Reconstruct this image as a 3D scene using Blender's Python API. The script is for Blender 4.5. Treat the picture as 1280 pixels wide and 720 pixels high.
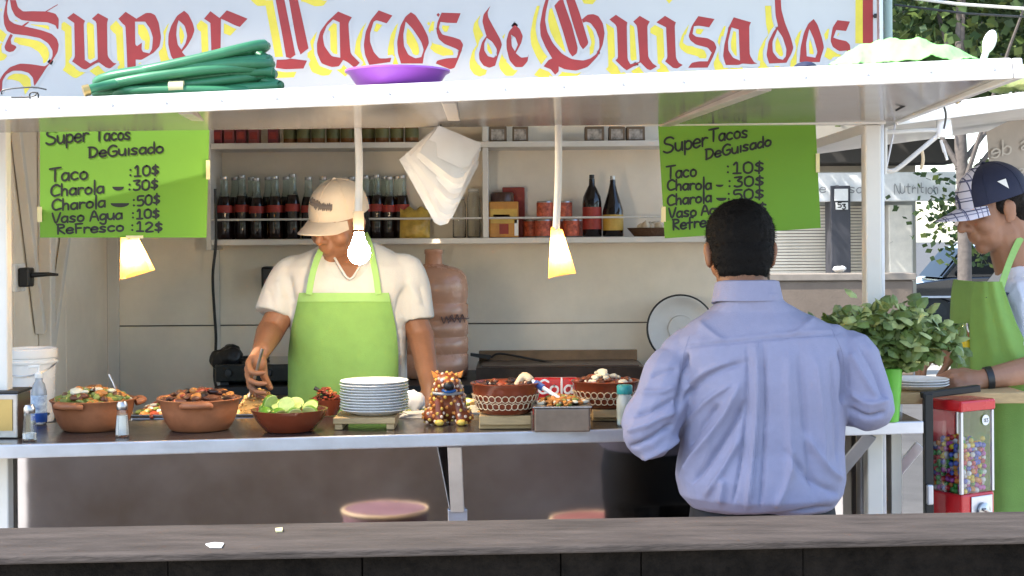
import bpy, bmesh, math, random
import numpy as np
from mathutils import Vector, Matrix, noise as mnoise
from mathutils.geometry import tessellate_polygon
random.seed(7)
PI = math.pi
for o in list(bpy.data.objects): bpy.data.objects.remove(o)
SC = bpy.context.scene
COL = SC.collection
# ------------------------------------------------------------------ camera
F = 1850.0; HX, HY = 640.0, 300.0; ROLL = math.radians(0.4); CZ = 1.6
cam = bpy.data.cameras.new('camera'); camo = bpy.data.objects.new('camera', cam); COL.objects.link(camo)
camo.location = (0, 0, CZ)
camo.rotation_mode = 'QUATERNION'
camo.rotation_quaternion = (Matrix.Rotation(PI/2, 3, 'X') @ Matrix.Rotation(-ROLL, 3, 'Z')).to_quaternion()
cam.sensor_width = 36; cam.lens = 36*F/1280
cam.shift_y = -(360-HY)/1280; cam.clip_start = 0.05; cam.clip_end = 2000
cam.dof.use_dof = False
SC.camera = camo
# ------------------------------------------------------------------ world, sun, exposure
SUN_EL = math.radians(50); SUN_DIR = Vector((-0.93, -0.32, 0)).normalized()
to_sun = Vector((SUN_DIR.x*math.cos(SUN_EL), SUN_DIR.y*math.cos(SUN_EL), math.sin(SUN_EL)))
W = bpy.data.worlds.new('World'); SC.world = W; W.use_nodes = True
nt = W.node_tree; nt.nodes.clear()
sky = nt.nodes.new('ShaderNodeTexSky'); sky.sky_type = 'NISHITA'; sky.sun_disc = False
sky.sun_elevation = SUN_EL; sky.sun_rotation = math.atan2(to_sun.x, to_sun.y)
bg = nt.nodes.new('ShaderNodeBackground'); bg.inputs['Strength'].default_value = 0.15
ow = nt.nodes.new('ShaderNodeOutputWorld')
nt.links.new(sky.outputs[0], bg.inputs[0]); nt.links.new(bg.outputs[0], ow.inputs[0])
sl = bpy.data.lights.new('sun', 'SUN'); sl.energy = 2.6; sl.angle = math.radians(0.6); sl.color = (1, .95, .87)
so = bpy.data.objects.new('sun', sl); COL.objects.link(so)
so.rotation_euler = (-to_sun).to_track_quat('-Z', 'Y').to_euler()
SC.view_settings.view_transform = 'Standard'; SC.view_settings.look = 'None'
SC.view_settings.exposure = 2.0; SC.view_settings.gamma = 1
SC.cycles.caustics_reflective = False; SC.cycles.caustics_refractive = True
SC.render.resolution_x = 1024; SC.render.resolution_y = 576

# ------------------------------------------------------------------ helpers
def P(px, py, Y):
    a, b = px-HX, py-HY; c, s = math.cos(ROLL), math.sin(ROLL)
    u = a*c - b*s; v = a*s + b*c
    return Vector((u/F*Y, Y, CZ - v/F*Y))
def onZ(px, py, z):
    a, b = px-HX, py-HY; c, s = math.cos(ROLL), math.sin(ROLL)
    u = a*c - b*s; v = a*s + b*c
    Y = (CZ-z)*F/v
    return Vector((u/F*Y, Y, z))
def proj(v):
    u = v[0]/v[1]*F; w = (CZ-v[2])/v[1]*F; c, s = math.cos(ROLL), math.sin(ROLL)
    return HX + u*c + w*s, HY - u*s + w*c

MATS = {}
def mat(name, col, rough=.6, metal=0, var=.12, scale=8, bump=0, bscale=40, trans=0, emit=None, es=0, coat=0, spec=.5, sub=0, alpha=1, ior=1.45, stretch=None, col2=None):
    if name in MATS: return MATS[name]
    m = bpy.data.materials.new(name); m.use_nodes = True; n = m.node_tree.nodes; l = m.node_tree.links
    b = n['Principled BSDF']; b.inputs['Roughness'].default_value = rough; b.inputs['Metallic'].default_value = metal
    b.inputs['Specular IOR Level'].default_value = spec; b.inputs['IOR'].default_value = ior
    b.inputs['Transmission Weight'].default_value = trans; b.inputs['Coat Weight'].default_value = coat
    b.inputs['Alpha'].default_value = alpha
    tc = n.new('ShaderNodeTexCoord'); vec = tc.outputs['Object']
    if stretch:
        mp = n.new('ShaderNodeMapping'); mp.inputs['Scale'].default_value = stretch; l.new(vec, mp.inputs[0]); vec = mp.outputs[0]
    if sub: b.inputs['Subsurface Weight'].default_value = sub; b.inputs['Subsurface Radius'].default_value = (.02, .008, .004); b.inputs['Subsurface Scale'].default_value = .5
    if var > 0:
        no = n.new('ShaderNodeTexNoise'); no.inputs['Scale'].default_value = scale; no.inputs['Detail'].default_value = 6; no.inputs['Roughness'].default_value = .65
        l.new(vec, no.inputs['Vector'])
        cr = n.new('ShaderNodeValToRGB'); e = cr.color_ramp.elements
        e[0].position = .3; e[1].position = .7
        lo = [max(0, c*(1-var)) for c in col]; hi = [min(1, c*(1+var*.6)) for c in (col2 or col)]
        e[0].color = (*lo, 1); e[1].color = (*hi, 1)
        l.new(no.outputs['Fac'], cr.inputs[0]); l.new(cr.outputs[0], b.inputs['Base Color'])
        rr = n.new('ShaderNodeMapRange'); rr.inputs[3].default_value = max(0, rough-.07); rr.inputs[4].default_value = min(1, rough+.1)
        l.new(no.outputs['Fac'], rr.inputs[0]); l.new(rr.outputs[0], b.inputs['Roughness'])
    else: b.inputs['Base Color'].default_value = (*col, 1)
    if bump:
        n2 = n.new('ShaderNodeTexNoise'); n2.inputs['Scale'].default_value = bscale; n2.inputs['Detail'].default_value = 5
        l.new(vec, n2.inputs['Vector'])
        bp = n.new('ShaderNodeBump'); bp.inputs['Strength'].default_value = bump; bp.inputs['Distance'].default_value = .01
        l.new(n2.outputs['Fac'], bp.inputs['Height']); l.new(bp.outputs[0], b.inputs['Normal'])
    if emit: b.inputs['Emission Color'].default_value = (*emit, 1); b.inputs['Emission Strength'].default_value = es
    MATS[name] = m; return m

def origin_of(o):
    v = Vector((0, 0, 0))
    while o is not None: v += o.location; o = o.parent
    return v
class MB:
    def __init__(s): s.v = []; s.f = []; s.mi = []; s.cur = 0
    def add(s, vs, fs):
        k = len(s.v); s.v += [tuple(x) for x in vs]; s.f += [tuple(i+k for i in f) for f in fs]; s.mi += [s.cur]*len(fs); return s
    def box(s, lo, hi):
        x0, y0, z0 = lo; x1, y1, z1 = hi
        return s.hexa([(x0,y0,z0),(x1,y0,z0),(x1,y1,z0),(x0,y1,z0),(x0,y0,z1),(x1,y0,z1),(x1,y1,z1),(x0,y1,z1)])
    def hexa(s, v):
        return s.add(v, [(0,3,2,1),(4,5,6,7),(0,1,5,4),(1,2,6,5),(2,3,7,6),(3,0,4,7)])
    def rbox(s, c, size, rot=None):
        c = Vector(c); h = Vector(size)/2; R = rot or Matrix.Identity(3)
        vs = [c + R @ Vector((a*h.x, b*h.y, d*h.z)) for d in (-1,1) for a, b in ((-1,-1),(1,-1),(1,1),(-1,1))]
        return s.hexa(vs)
    def bar(s, a, b, w, h, up=(0,0,1)):
        a, b = Vector(a), Vector(b); d = (b-a).normalized(); up = Vector(up)
        if abs(d.dot(up)) > .98: up = Vector((0,1,0))
        x = d.cross(up).normalized(); z = x.cross(d).normalized()
        vs = [p + x*i*w/2 + z*j*h/2 for p in (a, b) for i, j in ((-1,-1),(1,-1),(1,1),(-1,1))]
        return s.add(vs, [(0,3,2,1),(4,5,6,7),(0,1,5,4),(1,2,6,5),(2,3,7,6),(3,0,4,7)])
    def lathe(s, prof, c=(0,0,0), n=28, sx=1, sy=1, close=True, R=None):
        c = Vector(c); vs = []; fs = []; m = len(prof)
        for i in range(n):
            a = 2*PI*i/n
            for r, z in prof:
                p = Vector((r*math.cos(a)*sx, r*math.sin(a)*sy, z))
                if R: p = R @ p
                vs.append(c+p)
        for i in range(n):
            j = (i+1) % n
            for k in range(m-1): fs.append((i*m+k, j*m+k, j*m+k+1, i*m+k+1))
        if close:
            if prof[0][0] > 1e-5: fs.append(tuple(i*m for i in reversed(range(n))))
            if prof[-1][0] > 1e-5: fs.append(tuple(i*m+m-1 for i in range(n)))
        return s.add(vs, fs)
    def tube(s, pts, r, n=10, caps=True, closed=False):
        pts = [Vector(p) for p in pts]; m = len(pts)
        rs = r if isinstance(r, (list, tuple)) else [r]*m
        vs = []; fs = []; prev = None
        for i, p in enumerate(pts):
            if closed: d = pts[(i+1) % m]-pts[i-1]
            else: d = pts[min(i+1, m-1)]-pts[max(i-1, 0)]
            d = d.normalized() if d.length > 1e-9 else Vector((0,0,1))
            if prev is None:
                u = Vector((0,0,1)) if abs(d.z) < .9 else Vector((1,0,0))
                x = d.cross(u).normalized()
            else:
                x = prev - d*prev.dot(d); x = x.normalized() if x.length > 1e-6 else d.orthogonal().normalized()
            prev = x; y = d.cross(x)
            for k in range(n):
                a = 2*PI*k/n; vs.append(p + (x*math.cos(a)+y*math.sin(a))*rs[i])
        for i in range(m if closed else m-1):
            q = (i+1) % m
            for k in range(n):
                kk = (k+1) % n; fs.append((i*n+k, i*n+kk, q*n+kk, q*n+k))
        if caps and not closed:
            fs.append(tuple(reversed(range(n)))); fs.append(tuple((m-1)*n+k for k in range(n)))
        return s.add(vs, fs)
    def ell(s, c, r, R=None, n=14, m=9):
        c = Vector(c); vs = [c + ((R or Matrix.Identity(3)) @ Vector((0,0,-r[2])))]; fs = []
        for i in range(1, m):
            t = -PI/2 + PI*i/m
            for k in range(n):
                a = 2*PI*k/n; p = Vector((r[0]*math.cos(t)*math.cos(a), r[1]*math.cos(t)*math.sin(a), r[2]*math.sin(t)))
                vs.append(c + (R @ p if R else p))
        vs.append(c + ((R or Matrix.Identity(3)) @ Vector((0,0,r[2])))); L = len(vs)-1
        for k in range(n): fs.append((0, 1+(k+1) % n, 1+k)); fs.append((L, 1+(m-2)*n+k, 1+(m-2)*n+(k+1) % n))
        for i in range(m-2):
            for k in range(n):
                kk = (k+1) % n; fs.append((1+i*n+k, 1+i*n+kk, 1+(i+1)*n+kk, 1+(i+1)*n+k))
        return s.add(vs, fs)
    def cap(s, a, b, ra, rb, n=12):
        a, b = Vector(a), Vector(b); L = (b-a).length
        if L < 1e-6: return s.ell(a, (ra, ra, ra))
        z = (b-a)/L; x = z.orthogonal().normalized(); y = z.cross(x); R = Matrix((x, y, z)).transposed()
        prof = [(0, -ra)] + [(ra*math.cos(t), ra*math.sin(t)) for t in (-1.1, -.6, 0)] + [(rb*math.cos(t), L+rb*math.sin(t)) for t in (0, .6, 1.1)] + [(0, L+rb)]
        return s.lathe(prof, a, n, R=R)
    def loft(s, rings):
        n = len(rings[0]); vs = [p for r in rings for p in r]; fs = []
        for i in range(len(rings)-1):
            for k in range(n):
                kk = (k+1) % n; fs.append((i*n+k, i*n+kk, (i+1)*n+kk, (i+1)*n+k))
        fs.append(tuple(reversed(range(n)))); fs.append(tuple((len(rings)-1)*n+k for k in range(n)))
        return s.add(vs, fs)
    def grid(s, f, nu, nv, thick=None):
        vs = [Vector(f(i/nu, j/nv)) for j in range(nv+1) for i in range(nu+1)]
        w = nu+1; fs = [(j*w+i, j*w+i+1, (j+1)*w+i+1, (j+1)*w+i) for j in range(nv) for i in range(nu)]
        if thick is not None:
            t = Vector(thick); k = len(vs); vs = vs + [p+t for p in vs]
            fs = fs + [tuple(i+k for i in reversed(q)) for q in fs]
            bd = [i for i in range(nu)] + [nu+j*w for j in range(nv)] + [nv*w+i for i in range(nu, 0, -1)] + [j*w for j in range(nv, 0, -1)]
            for a in range(len(bd)):
                p, q = bd[a], bd[(a+1) % len(bd)]; fs.append((q, p, p+k, q+k))
        return s.add(vs, fs)
    def prism(s, loops, d):      # loops: list of closed loops of 3D points (first outer, then holes); extruded by d
        loops = [[Vector(p) for p in L] for L in loops]; flat = [p for L in loops for p in L]
        tris = tessellate_polygon(loops); d = Vector(d); k = len(flat)
        fs = [tuple(t) for t in tris] + [tuple(i+k for i in reversed(t)) for t in tris]; o = 0
        for L in loops:
            m = len(L)
            for i in range(m): j = (i+1) % m; fs.append((o+i, o+j, o+j+k, o+i+k))
            o += m
        return s.add(flat+[p+d for p in flat], fs)
    def build(s, name, material, parent=None, smooth=False, bevel=0, base=None, seg=2, sub=0, kind=None, angle=None):
        if base is not None: org = Vector(base)
        elif parent is not None: org = origin_of(parent)
        elif s.v:
            A = np.array(s.v); org = Vector(((A[:,0].min()+A[:,0].max())/2, (A[:,1].min()+A[:,1].max())/2, A[:,2].min()))
        else: org = Vector((0,0,0))
        me = bpy.data.meshes.new(name); me.from_pydata([tuple(Vector(v)-org) for v in s.v], [], s.f)
        mm = material if isinstance(material, (list, tuple)) else [material]
        for q in mm: me.materials.append(q)
        if len(mm) > 1: me.polygons.foreach_set('material_index', s.mi)
        bm = bmesh.new(); bm.from_mesh(me); bmesh.ops.recalc_face_normals(bm, faces=bm.faces); bm.to_mesh(me); bm.free()
        if smooth:
            me.polygons.foreach_set('use_smooth', [True]*len(me.polygons))
            try: me.set_sharp_from_angle(angle=angle or math.radians(42))
            except Exception: pass
        me.update()
        o = bpy.data.objects.new(name, me); COL.objects.link(o)
        if parent is not None:
            o.parent = parent; o.location = (0,0,0)
        else: o.location = org
        if bevel:
            md = o.modifiers.new('bevel', 'BEVEL'); md.width = bevel; md.segments = seg; md.limit_method = 'ANGLE'; md.angle_limit = math.radians(40)
        if sub:
            md = o.modifiers.new('sub', 'SUBSURF'); md.levels = sub; md.render_levels = sub
        if kind: o['kind'] = kind
        return o
def tag(o, label, cat, group=None, kind=None):
    o['label'] = label; o['category'] = cat
    if group: o['group'] = group
    if kind: o['kind'] = kind
    return o
def thing(name, label, cat, loc=(0,0,0), group=None):
    o = bpy.data.objects.new(name, None); o.empty_display_size = .05; COL.objects.link(o); o.location = loc
    return tag(o, label, cat, group)
def copy_tree(o, parent=None):
    c = o.copy(); COL.objects.link(c); c.parent = parent
    for ch in list(o.children): copy_tree(ch, c)
    return c
def dup(o, loc, rz=0, label=None, scale=None):
    c = copy_tree(o); c.location = loc; c.rotation_euler = (0, 0, rz)
    if label: c['label'] = label
    if scale: c.scale = scale
    return c
def smooth_line(pts, k=4, closed=False):
    pts = [Vector(p) for p in pts]; n = len(pts); out = []
    rng = range(n) if closed else range(n-1)
    for i in rng:
        if closed: p0, p1, p2, p3 = pts[i-1], pts[i], pts[(i+1) % n], pts[(i+2) % n]
        else: p0, p1, p2, p3 = pts[max(i-1, 0)], pts[i], pts[i+1], pts[min(i+2, n-1)]
        for q in range(k):
            t = q/k; out.append(.5*((2*p1)+(p2-p0)*t+(2*p0-5*p1+4*p2-p3)*t*t+(3*p1-p0-3*p2+p3)*t**3))
    if not closed: out.append(pts[-1])
    return out
def remesh(mb, voxel, iters=4, fac=.5):
    me = bpy.data.meshes.new('tmp'); me.from_pydata(mb.v, [], mb.f)
    bm = bmesh.new(); bm.from_mesh(me); bmesh.ops.recalc_face_normals(bm, faces=bm.faces); bm.to_mesh(me); bm.free()
    o = bpy.data.objects.new('tmp', me); COL.objects.link(o)
    r = o.modifiers.new('r', 'REMESH'); r.mode = 'VOXEL'; r.voxel_size = voxel
    if iters: s = o.modifiers.new('s', 'SMOOTH'); s.factor = fac; s.iterations = iters
    dg = bpy.context.evaluated_depsgraph_get(); ev = o.evaluated_get(dg)
    out = bpy.data.meshes.new_from_object(ev)
    bpy.data.objects.remove(o); bpy.data.meshes.remove(me)
    return out
def link_mesh(me, name, material, parent, smooth=True):
    org = origin_of(parent)
    co = np.empty(len(me.vertices)*3); me.vertices.foreach_get('co', co); co = co.reshape(-1, 3) - np.array(org)
    me.vertices.foreach_set('co', co.ravel())
    me.materials.clear(); me.materials.append(material); me.name = name
    me.polygons.foreach_set('use_smooth', [smooth]*len(me.polygons)); me.update()
    o = bpy.data.objects.new(name, me); COL.objects.link(o); o.parent = parent
    return o
def creases(me, lines, nz=0, nscale=14, facing=True):
    """lines: (polyline px, width px, amplitude m): soft folds pressed into a cloth where the photograph shows them"""
    N = len(me.vertices); co = np.empty(N*3); me.vertices.foreach_get('co', co); co = co.reshape(-1, 3)
    no = np.array([v.normal[:] for v in me.vertices])
    u = co[:,0]/co[:,1]*F; w = (CZ-co[:,2])/co[:,1]*F; c, s = math.cos(ROLL), math.sin(ROLL)
    px = HX + u*c + w*s; py = HY - u*s + w*c
    dis = np.zeros(N)
    for pl, wd, amp in lines:
        pl = np.array([p[:2] for p in smooth_line([(a, b, 0) for a, b in pl], 5)])
        L = len(pl); best = np.full(N, 1e9); tt = np.zeros(N)
        for i in range(L-1):
            a, b = pl[i], pl[i+1]; d = b-a; q = np.clip(((px-a[0])*d[0]+(py-a[1])*d[1])/max(d@d, 1e-6), 0, 1)
            ds = np.hypot(px-a[0]-q*d[0], py-a[1]-q*d[1]); k = ds < best
            best[k] = ds[k]; tt[k] = (i+q[k])/(L-1)
        dis += amp*np.exp(-(best/wd)**1.35)*np.clip(np.minimum(tt, 1-tt)*5+.15, 0, 1)
    if facing: dis *= np.clip(-no[:,1]*2, 0, 1)
    if nz: dis += np.array([nz*mnoise.noise(Vector(p)*nscale) + nz*.5*mnoise.noise(Vector((p[0]*nscale*2.2, p[1]*nscale*2, p[2]*nscale*1.1))) for p in co])
    co = co + no*dis[:,None]; me.vertices.foreach_set('co', co.ravel()); me.update()

# ------------------------------------------------------------------ materials
M = dict(
 white=mat('white_paint', (.70,.66,.60), .38, var=.10, scale=3, bump=.05, bscale=6, coat=.1),
 white_gloss=mat('gloss_white_paint', (.74,.71,.67), .16, var=.14, scale=2.2, bump=.04, bscale=5),
 wall=mat('wall_panel_paint', (.87,.78,.65), .5, var=.18, scale=1.6, bump=.06, bscale=5),
 signw=mat('sign_white', (.51,.505,.50), .5, var=.06, scale=1.6),
 red=mat('sign_red', (.34,.032,.03), .5, var=.14, scale=12),
 yellow=mat('sign_yellow', (.72,.58,.06), .5, var=.14, scale=12),
 alu=mat('aluminium', (.58,.58,.62), .36, metal=.75, var=.12, scale=10, bump=.05),
 steel=mat('brushed_steel', (.56,.53,.52), .06, metal=1, var=0, bump=.07, bscale=1.7),
 steel2=mat('worn_steel', (.45,.43,.42), .3, metal=1, var=.2, scale=15, bump=.05),
 ctop=mat('counter_laminate', (.055,.045,.042), .22, var=.25, scale=10, bump=.03),
 dark=mat('dark_metal', (.02,.02,.02), .45, var=.3, scale=12),
 black=mat('black_plastic', (.012,.012,.013), .4, var=.2),
 clay=mat('terracotta', (.36,.13,.055), .5, var=.3, scale=14, bump=.1, bscale=20),
 clayd=mat('glazed_clay', (.20,.042,.017), .22, var=.25, scale=10, coat=.4),
 cream=mat('cream_slip', (.68,.52,.33), .4),
 wood=mat('pale_wood', (.48,.33,.16), .6, var=.25, scale=6, stretch=(2,12,12), bump=.1),
 plate=mat('plate_white', (.80,.79,.77), .25, var=.03),
 pgreen=mat('poster_green', (.14,.31,.025), .7, var=.06, scale=4),
 ink=mat('marker_ink', (.012,.012,.010), .5, var=0),
 tape=mat('tape', (.75,.66,.35), .4, var=.1),
 apron=mat('apron_green', (.20,.36,.085), .8, var=.08, scale=20, bump=.15, bscale=350),
 apron2=mat('apron_trim', (.28,.47,.14), .8, var=.08, scale=20),
 tee=mat('white_cotton', (.57,.55,.51), .85, var=.05, scale=10, bump=.15, bscale=300),
 tee2=mat('pale_blue_cotton', (.68,.70,.80), .85, var=.05, scale=10, bump=.15, bscale=300),
 skin=mat('skin', (.26,.115,.058), .5, var=.14, scale=18, sub=.15, bump=.04, bscale=120),
 skin2=mat('skin_pale', (.33,.165,.10), .5, var=.14, scale=18, sub=.15, bump=.04, bscale=120),
 lips=mat('lip', (.26,.075,.06), .45, var=.1),
 hair=mat('black_hair', (.006,.005,.0045), .75, spec=.15, var=.2, scale=60, bump=.3, bscale=180),
 hair2=mat('dark_brown_hair', (.014,.010,.008), .7, spec=.2, var=.4, scale=60, bump=.6, bscale=180),
 trouser=mat('black_trousers', (.012,.012,.014), .8, var=.2),
 leather=mat('black_leather', (.01,.01,.01), .4, var=.2),
 glass=mat('clear_glass', (.95,.97,.97), .04, trans=1, var=0),
 cola=mat('cola', (.012,.005,.004), .12, var=.1),
 colalabel=mat('red_label', (.33,.035,.025), .5, var=.3, scale=50),
 jug=mat('tinted_jug', (.58,.30,.19), .25, var=.15, scale=6, coat=.2),
 paper=mat('white_paper', (.74,.71,.67), .8, var=.05, scale=6),
 rice=mat('yellow_rice', (.62,.36,.12), .7, var=.3, scale=40),
 redstew=mat('red_stew', (.30,.05,.02), .4, var=.4, scale=40),
 brownstew=mat('brown_stew', (.16,.055,.025), .4, var=.4, scale=40),
 greenveg=mat('green_nopal', (.24,.28,.06), .45, var=.4, scale=30),
 orangefood=mat('orange_mince', (.50,.19,.04), .5, var=.4, scale=40),
 darkchili=mat('dark_chilli', (.03,.012,.01), .3, var=.3),
 palecheese=mat('pale_onion', (.72,.66,.5), .5, var=.15, scale=30),
 limeskin=mat('lime_skin', (.12,.27,.02), .35, var=.3, scale=25),
 limeflesh=mat('lime_flesh', (.50,.60,.20), .35, var=.2, scale=60),
 hose=mat('hose_green', (.035,.17,.075), .35, var=.15, scale=20),
 brass=mat('brass', (.45,.32,.12), .35, metal=.8),
 purple=mat('purple_plastic', (.33,.09,.50), .3, var=.06),
 cloth=mat('lime_cloth', (.25,.62,.17), .8, var=.06, bump=.1, bscale=200),
 navy=mat('navy_cloth', (.012,.016,.045), .7, var=.2, bump=.1, bscale=200),
 redp=mat('red_enamel', (.52,.015,.02), .25, var=.1, coat=.3),
 herb=mat('herb_leaf', (.13,.185,.042), .5, var=.45, scale=14),
 herb2=mat('herb_leaf_pale', (.38,.43,.15), .5, var=.45, scale=14),
 stem=mat('stem_green', (.16,.26,.06), .6),
 bark=mat('bark', (.12,.10,.085), .9, var=.3, scale=14, bump=.8, bscale=25),
 leaf=mat('tree_leaf', (.045,.085,.020), .55, var=.5, scale=1.5),
 leaf2=mat('tree_leaf_light', (.13,.18,.04), .55, var=.4, scale=1.5),
 ground=mat('asphalt', (.085,.080,.075), .9, var=.3, scale=2, bump=.3, bscale=80),
 pave=mat('pavement', (.50,.46,.40), .9, var=.25, scale=3, bump=.25, bscale=60),
)
exec_order = []
# ================================================================== SETTING
def structure(mb, name, m, **k):
    o = mb.build(name, m, **k); o['kind'] = 'structure'; return o
structure(MB().box((-400,-300,-.4), (400,500,-.12)), 'ground', M['ground'])
structure(MB().box((-30,-6,-.116), (30,8.2,0)), 'pavement', M['pave'])
structure(MB().box((-40,16.6,-.116), (60,20.2,.02)), 'far_pavement', M['pave'])
structure(MB().box((-30,8.201,-.116), (30,8.36,.012)), 'kerb', mat('kerb_stone', (.33,.32,.3), .9, bump=.3))

# ================================================================== TRAILER
trailer = thing('food_trailer', 'white food trailer with raised front flap, open serving hatch and steel counter', 'food trailer', (-.3, 4.6, 0))
YB = 5.85                      # back wall
XL, XR = -1.60, .99
ZC = 1.126                     # counter top
def front(x):                  # trailer's front line (slightly turned from the camera)
    return 3.78 + (x+1.3)/(2.25)*.12
def cfront(x):                 # front edge of the counter
    return 3.47 + (x+1.2)/(2.25)*.33
def part(mb, name, m, parent=None, **k): return mb.build(name, m, parent or trailer, **k)
part(MB().box((XL-.03, YB+.012, .0), (XR+.03, YB+.04, 2.45)), 'back_wall', mat('joint_filler', (.16,.13,.11), .8))
# back wall panels with recessed joints
seamz = P(400, 406, YB).z
xs = [XL, P(140,0,YB).x, P(269,0,YB).x, XR]
for a, b in zip(xs[:-1], xs[1:]):
    for z0, z1 in ((.112, seamz-.0025), (seamz+.0025, 2.44)):
        part(MB().box((a+.0018, YB, z0), (b-.0018, YB+.01, z1)), 'wall_panel', M['wall'], bevel=.0015)
part(MB().box((xs[1]-.022, YB-.018, .4), (xs[1]+.022, YB-.001, 2.4)), 'corner_strip', M['white'], bevel=.003)
part(MB().box((xs[2]-.012, YB-.012, .4), (xs[2]+.012, YB-.001, 2.4)), 'joint_strip', M['white'], bevel=.002)
# left side wall
for y0, y1 in ((3.86, 4.75), (4.755, 5.30), (5.305, 5.845)):
    part(MB().box((XL-.03, y0, .0), (XL, y1, 2.44)), 'wall_panel', M['wall'], bevel=.002)
px_post = 78
pb = P(px_post, 300, 5.05); pb.x = XL+.02
part(MB().box((XL+.001, 4.99, .4), (XL+.045, 5.04, 2.4)), 'side_post', M['white'], bevel=.004)
part(MB().bar((XL+.02, 5.52, 2.2), (XL+.02, 5.06, 1.25), .03, .03), 'diagonal_brace', M['white'], bevel=.003)
part(MB().bar((XL+.02, 4.64, 2.2), (XL+.02, 4.96, 1.30), .03, .03), 'diagonal_brace', M['white'], bevel=.003)
# right side: low wall and open hatch
part(MB().box((XR+.031, 4.0, .0), (XR+.06, YB, 1.12)), 'half_wall', M['wall'], bevel=.002)
part(MB().box((XL-.03, 3.80, 2.44), (XR+.03, YB+.04, 2.47)), 'roof', M['white'])
part(MB().box((XL-.03, 4.0, .08), (XR+.03, YB+.04, .11)), 'trailer_floor', M['steel2'])
zh = 1.899
fx0, fx1 = -2.1, .99
def beam(z0, z1, d0, d1, x0=fx0, x1=fx1):
    return MB().hexa([(x0,front(x0)+d0,z0),(x1,front(x1)+d0,z0),(x1,front(x1)+d1,z0),(x0,front(x0)+d1,z0),(x0,front(x0)+d0,z1),(x1,front(x1)+d0,z1),(x1,front(x1)+d1,z1),(x0,front(x0)+d1,z1)])
part(beam(zh, 1.975, 0, .05), 'hinge_beam', M['white'], bevel=.004)
# corner posts
pr = P(1090, 300, front(.95)+.03)
part(MB().box((pr.x-.021, pr.y-.02, .3), (pr.x+.021, pr.y+.03, zh-.001)), 'corner_post', M['white'], bevel=.004)
part(MB().box((pr.x+.024, pr.y+.0, .3), (pr.x+.034, pr.y+.03, 2.4)), 'post_seal', M['alu'], bevel=.002)
pl = P(2, 300, 3.62)
part(MB().box((pl.x-.028, pl.y, .3), (pl.x+.012, pl.y+.04, zh+.0)), 'corner_post', M['white'], bevel=.004)
# front flap (opened upwards): level sheet, lip at its front, ribs underneath
fl, fr = P(0, 149, 3.15), P(1268, 98, 2.85)
dl = (fr-fl)
A0 = fl - dl*.75; A1 = fr.copy()           # lower edge of the lip
H0 = Vector((A0.x, front(A0.x), zh+.006)); H1 = Vector((P(1103,155,front(1)).x+.03, front(1.0), zh+.006))
lip = .041
up = Vector((0, .012, lip))
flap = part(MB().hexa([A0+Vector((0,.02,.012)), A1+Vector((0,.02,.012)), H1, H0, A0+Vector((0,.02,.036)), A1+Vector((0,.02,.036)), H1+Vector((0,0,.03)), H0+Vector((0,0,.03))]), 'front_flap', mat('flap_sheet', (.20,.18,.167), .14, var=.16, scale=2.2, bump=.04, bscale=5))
part(MB().hexa([A0, A1, A1+Vector((0,.018,0)), A0+Vector((0,.018,0)), A0+up, A1+up, A1+up+Vector((0,.03,.004)), A0+up+Vector((0,.03,.004))]), 'flap_lip', M['white_gloss'], flap, bevel=.004)
part(MB().hexa([A1+Vector((.001,.0,0)), A1+Vector((.02,0,0)), H1+Vector((.02,0,-.004)), H1+Vector((.001,0,-.004)), A1+Vector((.001,.012,lip)), A1+Vector((.02,.012,lip)), H1+Vector((.02,0,.037)), H1+Vector((.001,0,.037))]), 'flap_side_trim', M['white_gloss'], flap, bevel=.003)
for k in range(22):
    p_ = A0.lerp(A1, .30+.69*k/21) + Vector((0,.004,.021))
    MB().ell(p_, (.0035,.003,.0035), None, 8, 6).build('rivet', M['alu'], flap, smooth=True)
for px0, px1 in ((265, 215), (570, 560), (830, 950)):
    a = P(px0, 157, front(P(px0,0,3.8).x)); t0 = (a.x-H0.x)/(H1.x-H0.x); b = P(px1, 120, 3.0); t1 = (b.x-A0.x)/(A1.x-A0.x)
    a = H0.lerp(H1, t0)+Vector((0,-.02,-.006)); b = A0.lerp(A1, t1)+Vector((0,.03,.005))
    part(MB().bar(a, b, .03, .014), 'flap_rib', mat('flap_rib_paint', (.36,.32,.29), .3, var=.16), flap, bevel=.002)
# side flap on the right end
S0 = Vector((XR+.03, 3.93, 1.90)); S1 = Vector((XR+.03, 5.6, 1.90))
s0 = Vector((2.05, 3.93, 2.03)); s1 = Vector((2.05, 5.6, 2.03))
def slab(q, t): return MB().hexa([*q, *[p+Vector((0,0,t)) for p in q]])
sf = part(slab([S0, s0, s1, S1], .03), 'side_flap', M['white'])
part(MB().hexa([S0+Vector((0,-.02,-.004)), s0+Vector((0,-.02,-.004)), s0+Vector((0,-.002,-.004)), S0+Vector((0,-.002,-.004)), S0+Vector((0,-.02,.04)), s0+Vector((0,-.02,.04)), s0+Vector((0,-.002,.04)), S0+Vector((0,-.002,.04))]), 'flap_lip', M['white_gloss'], sf, bevel=.003)
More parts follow.
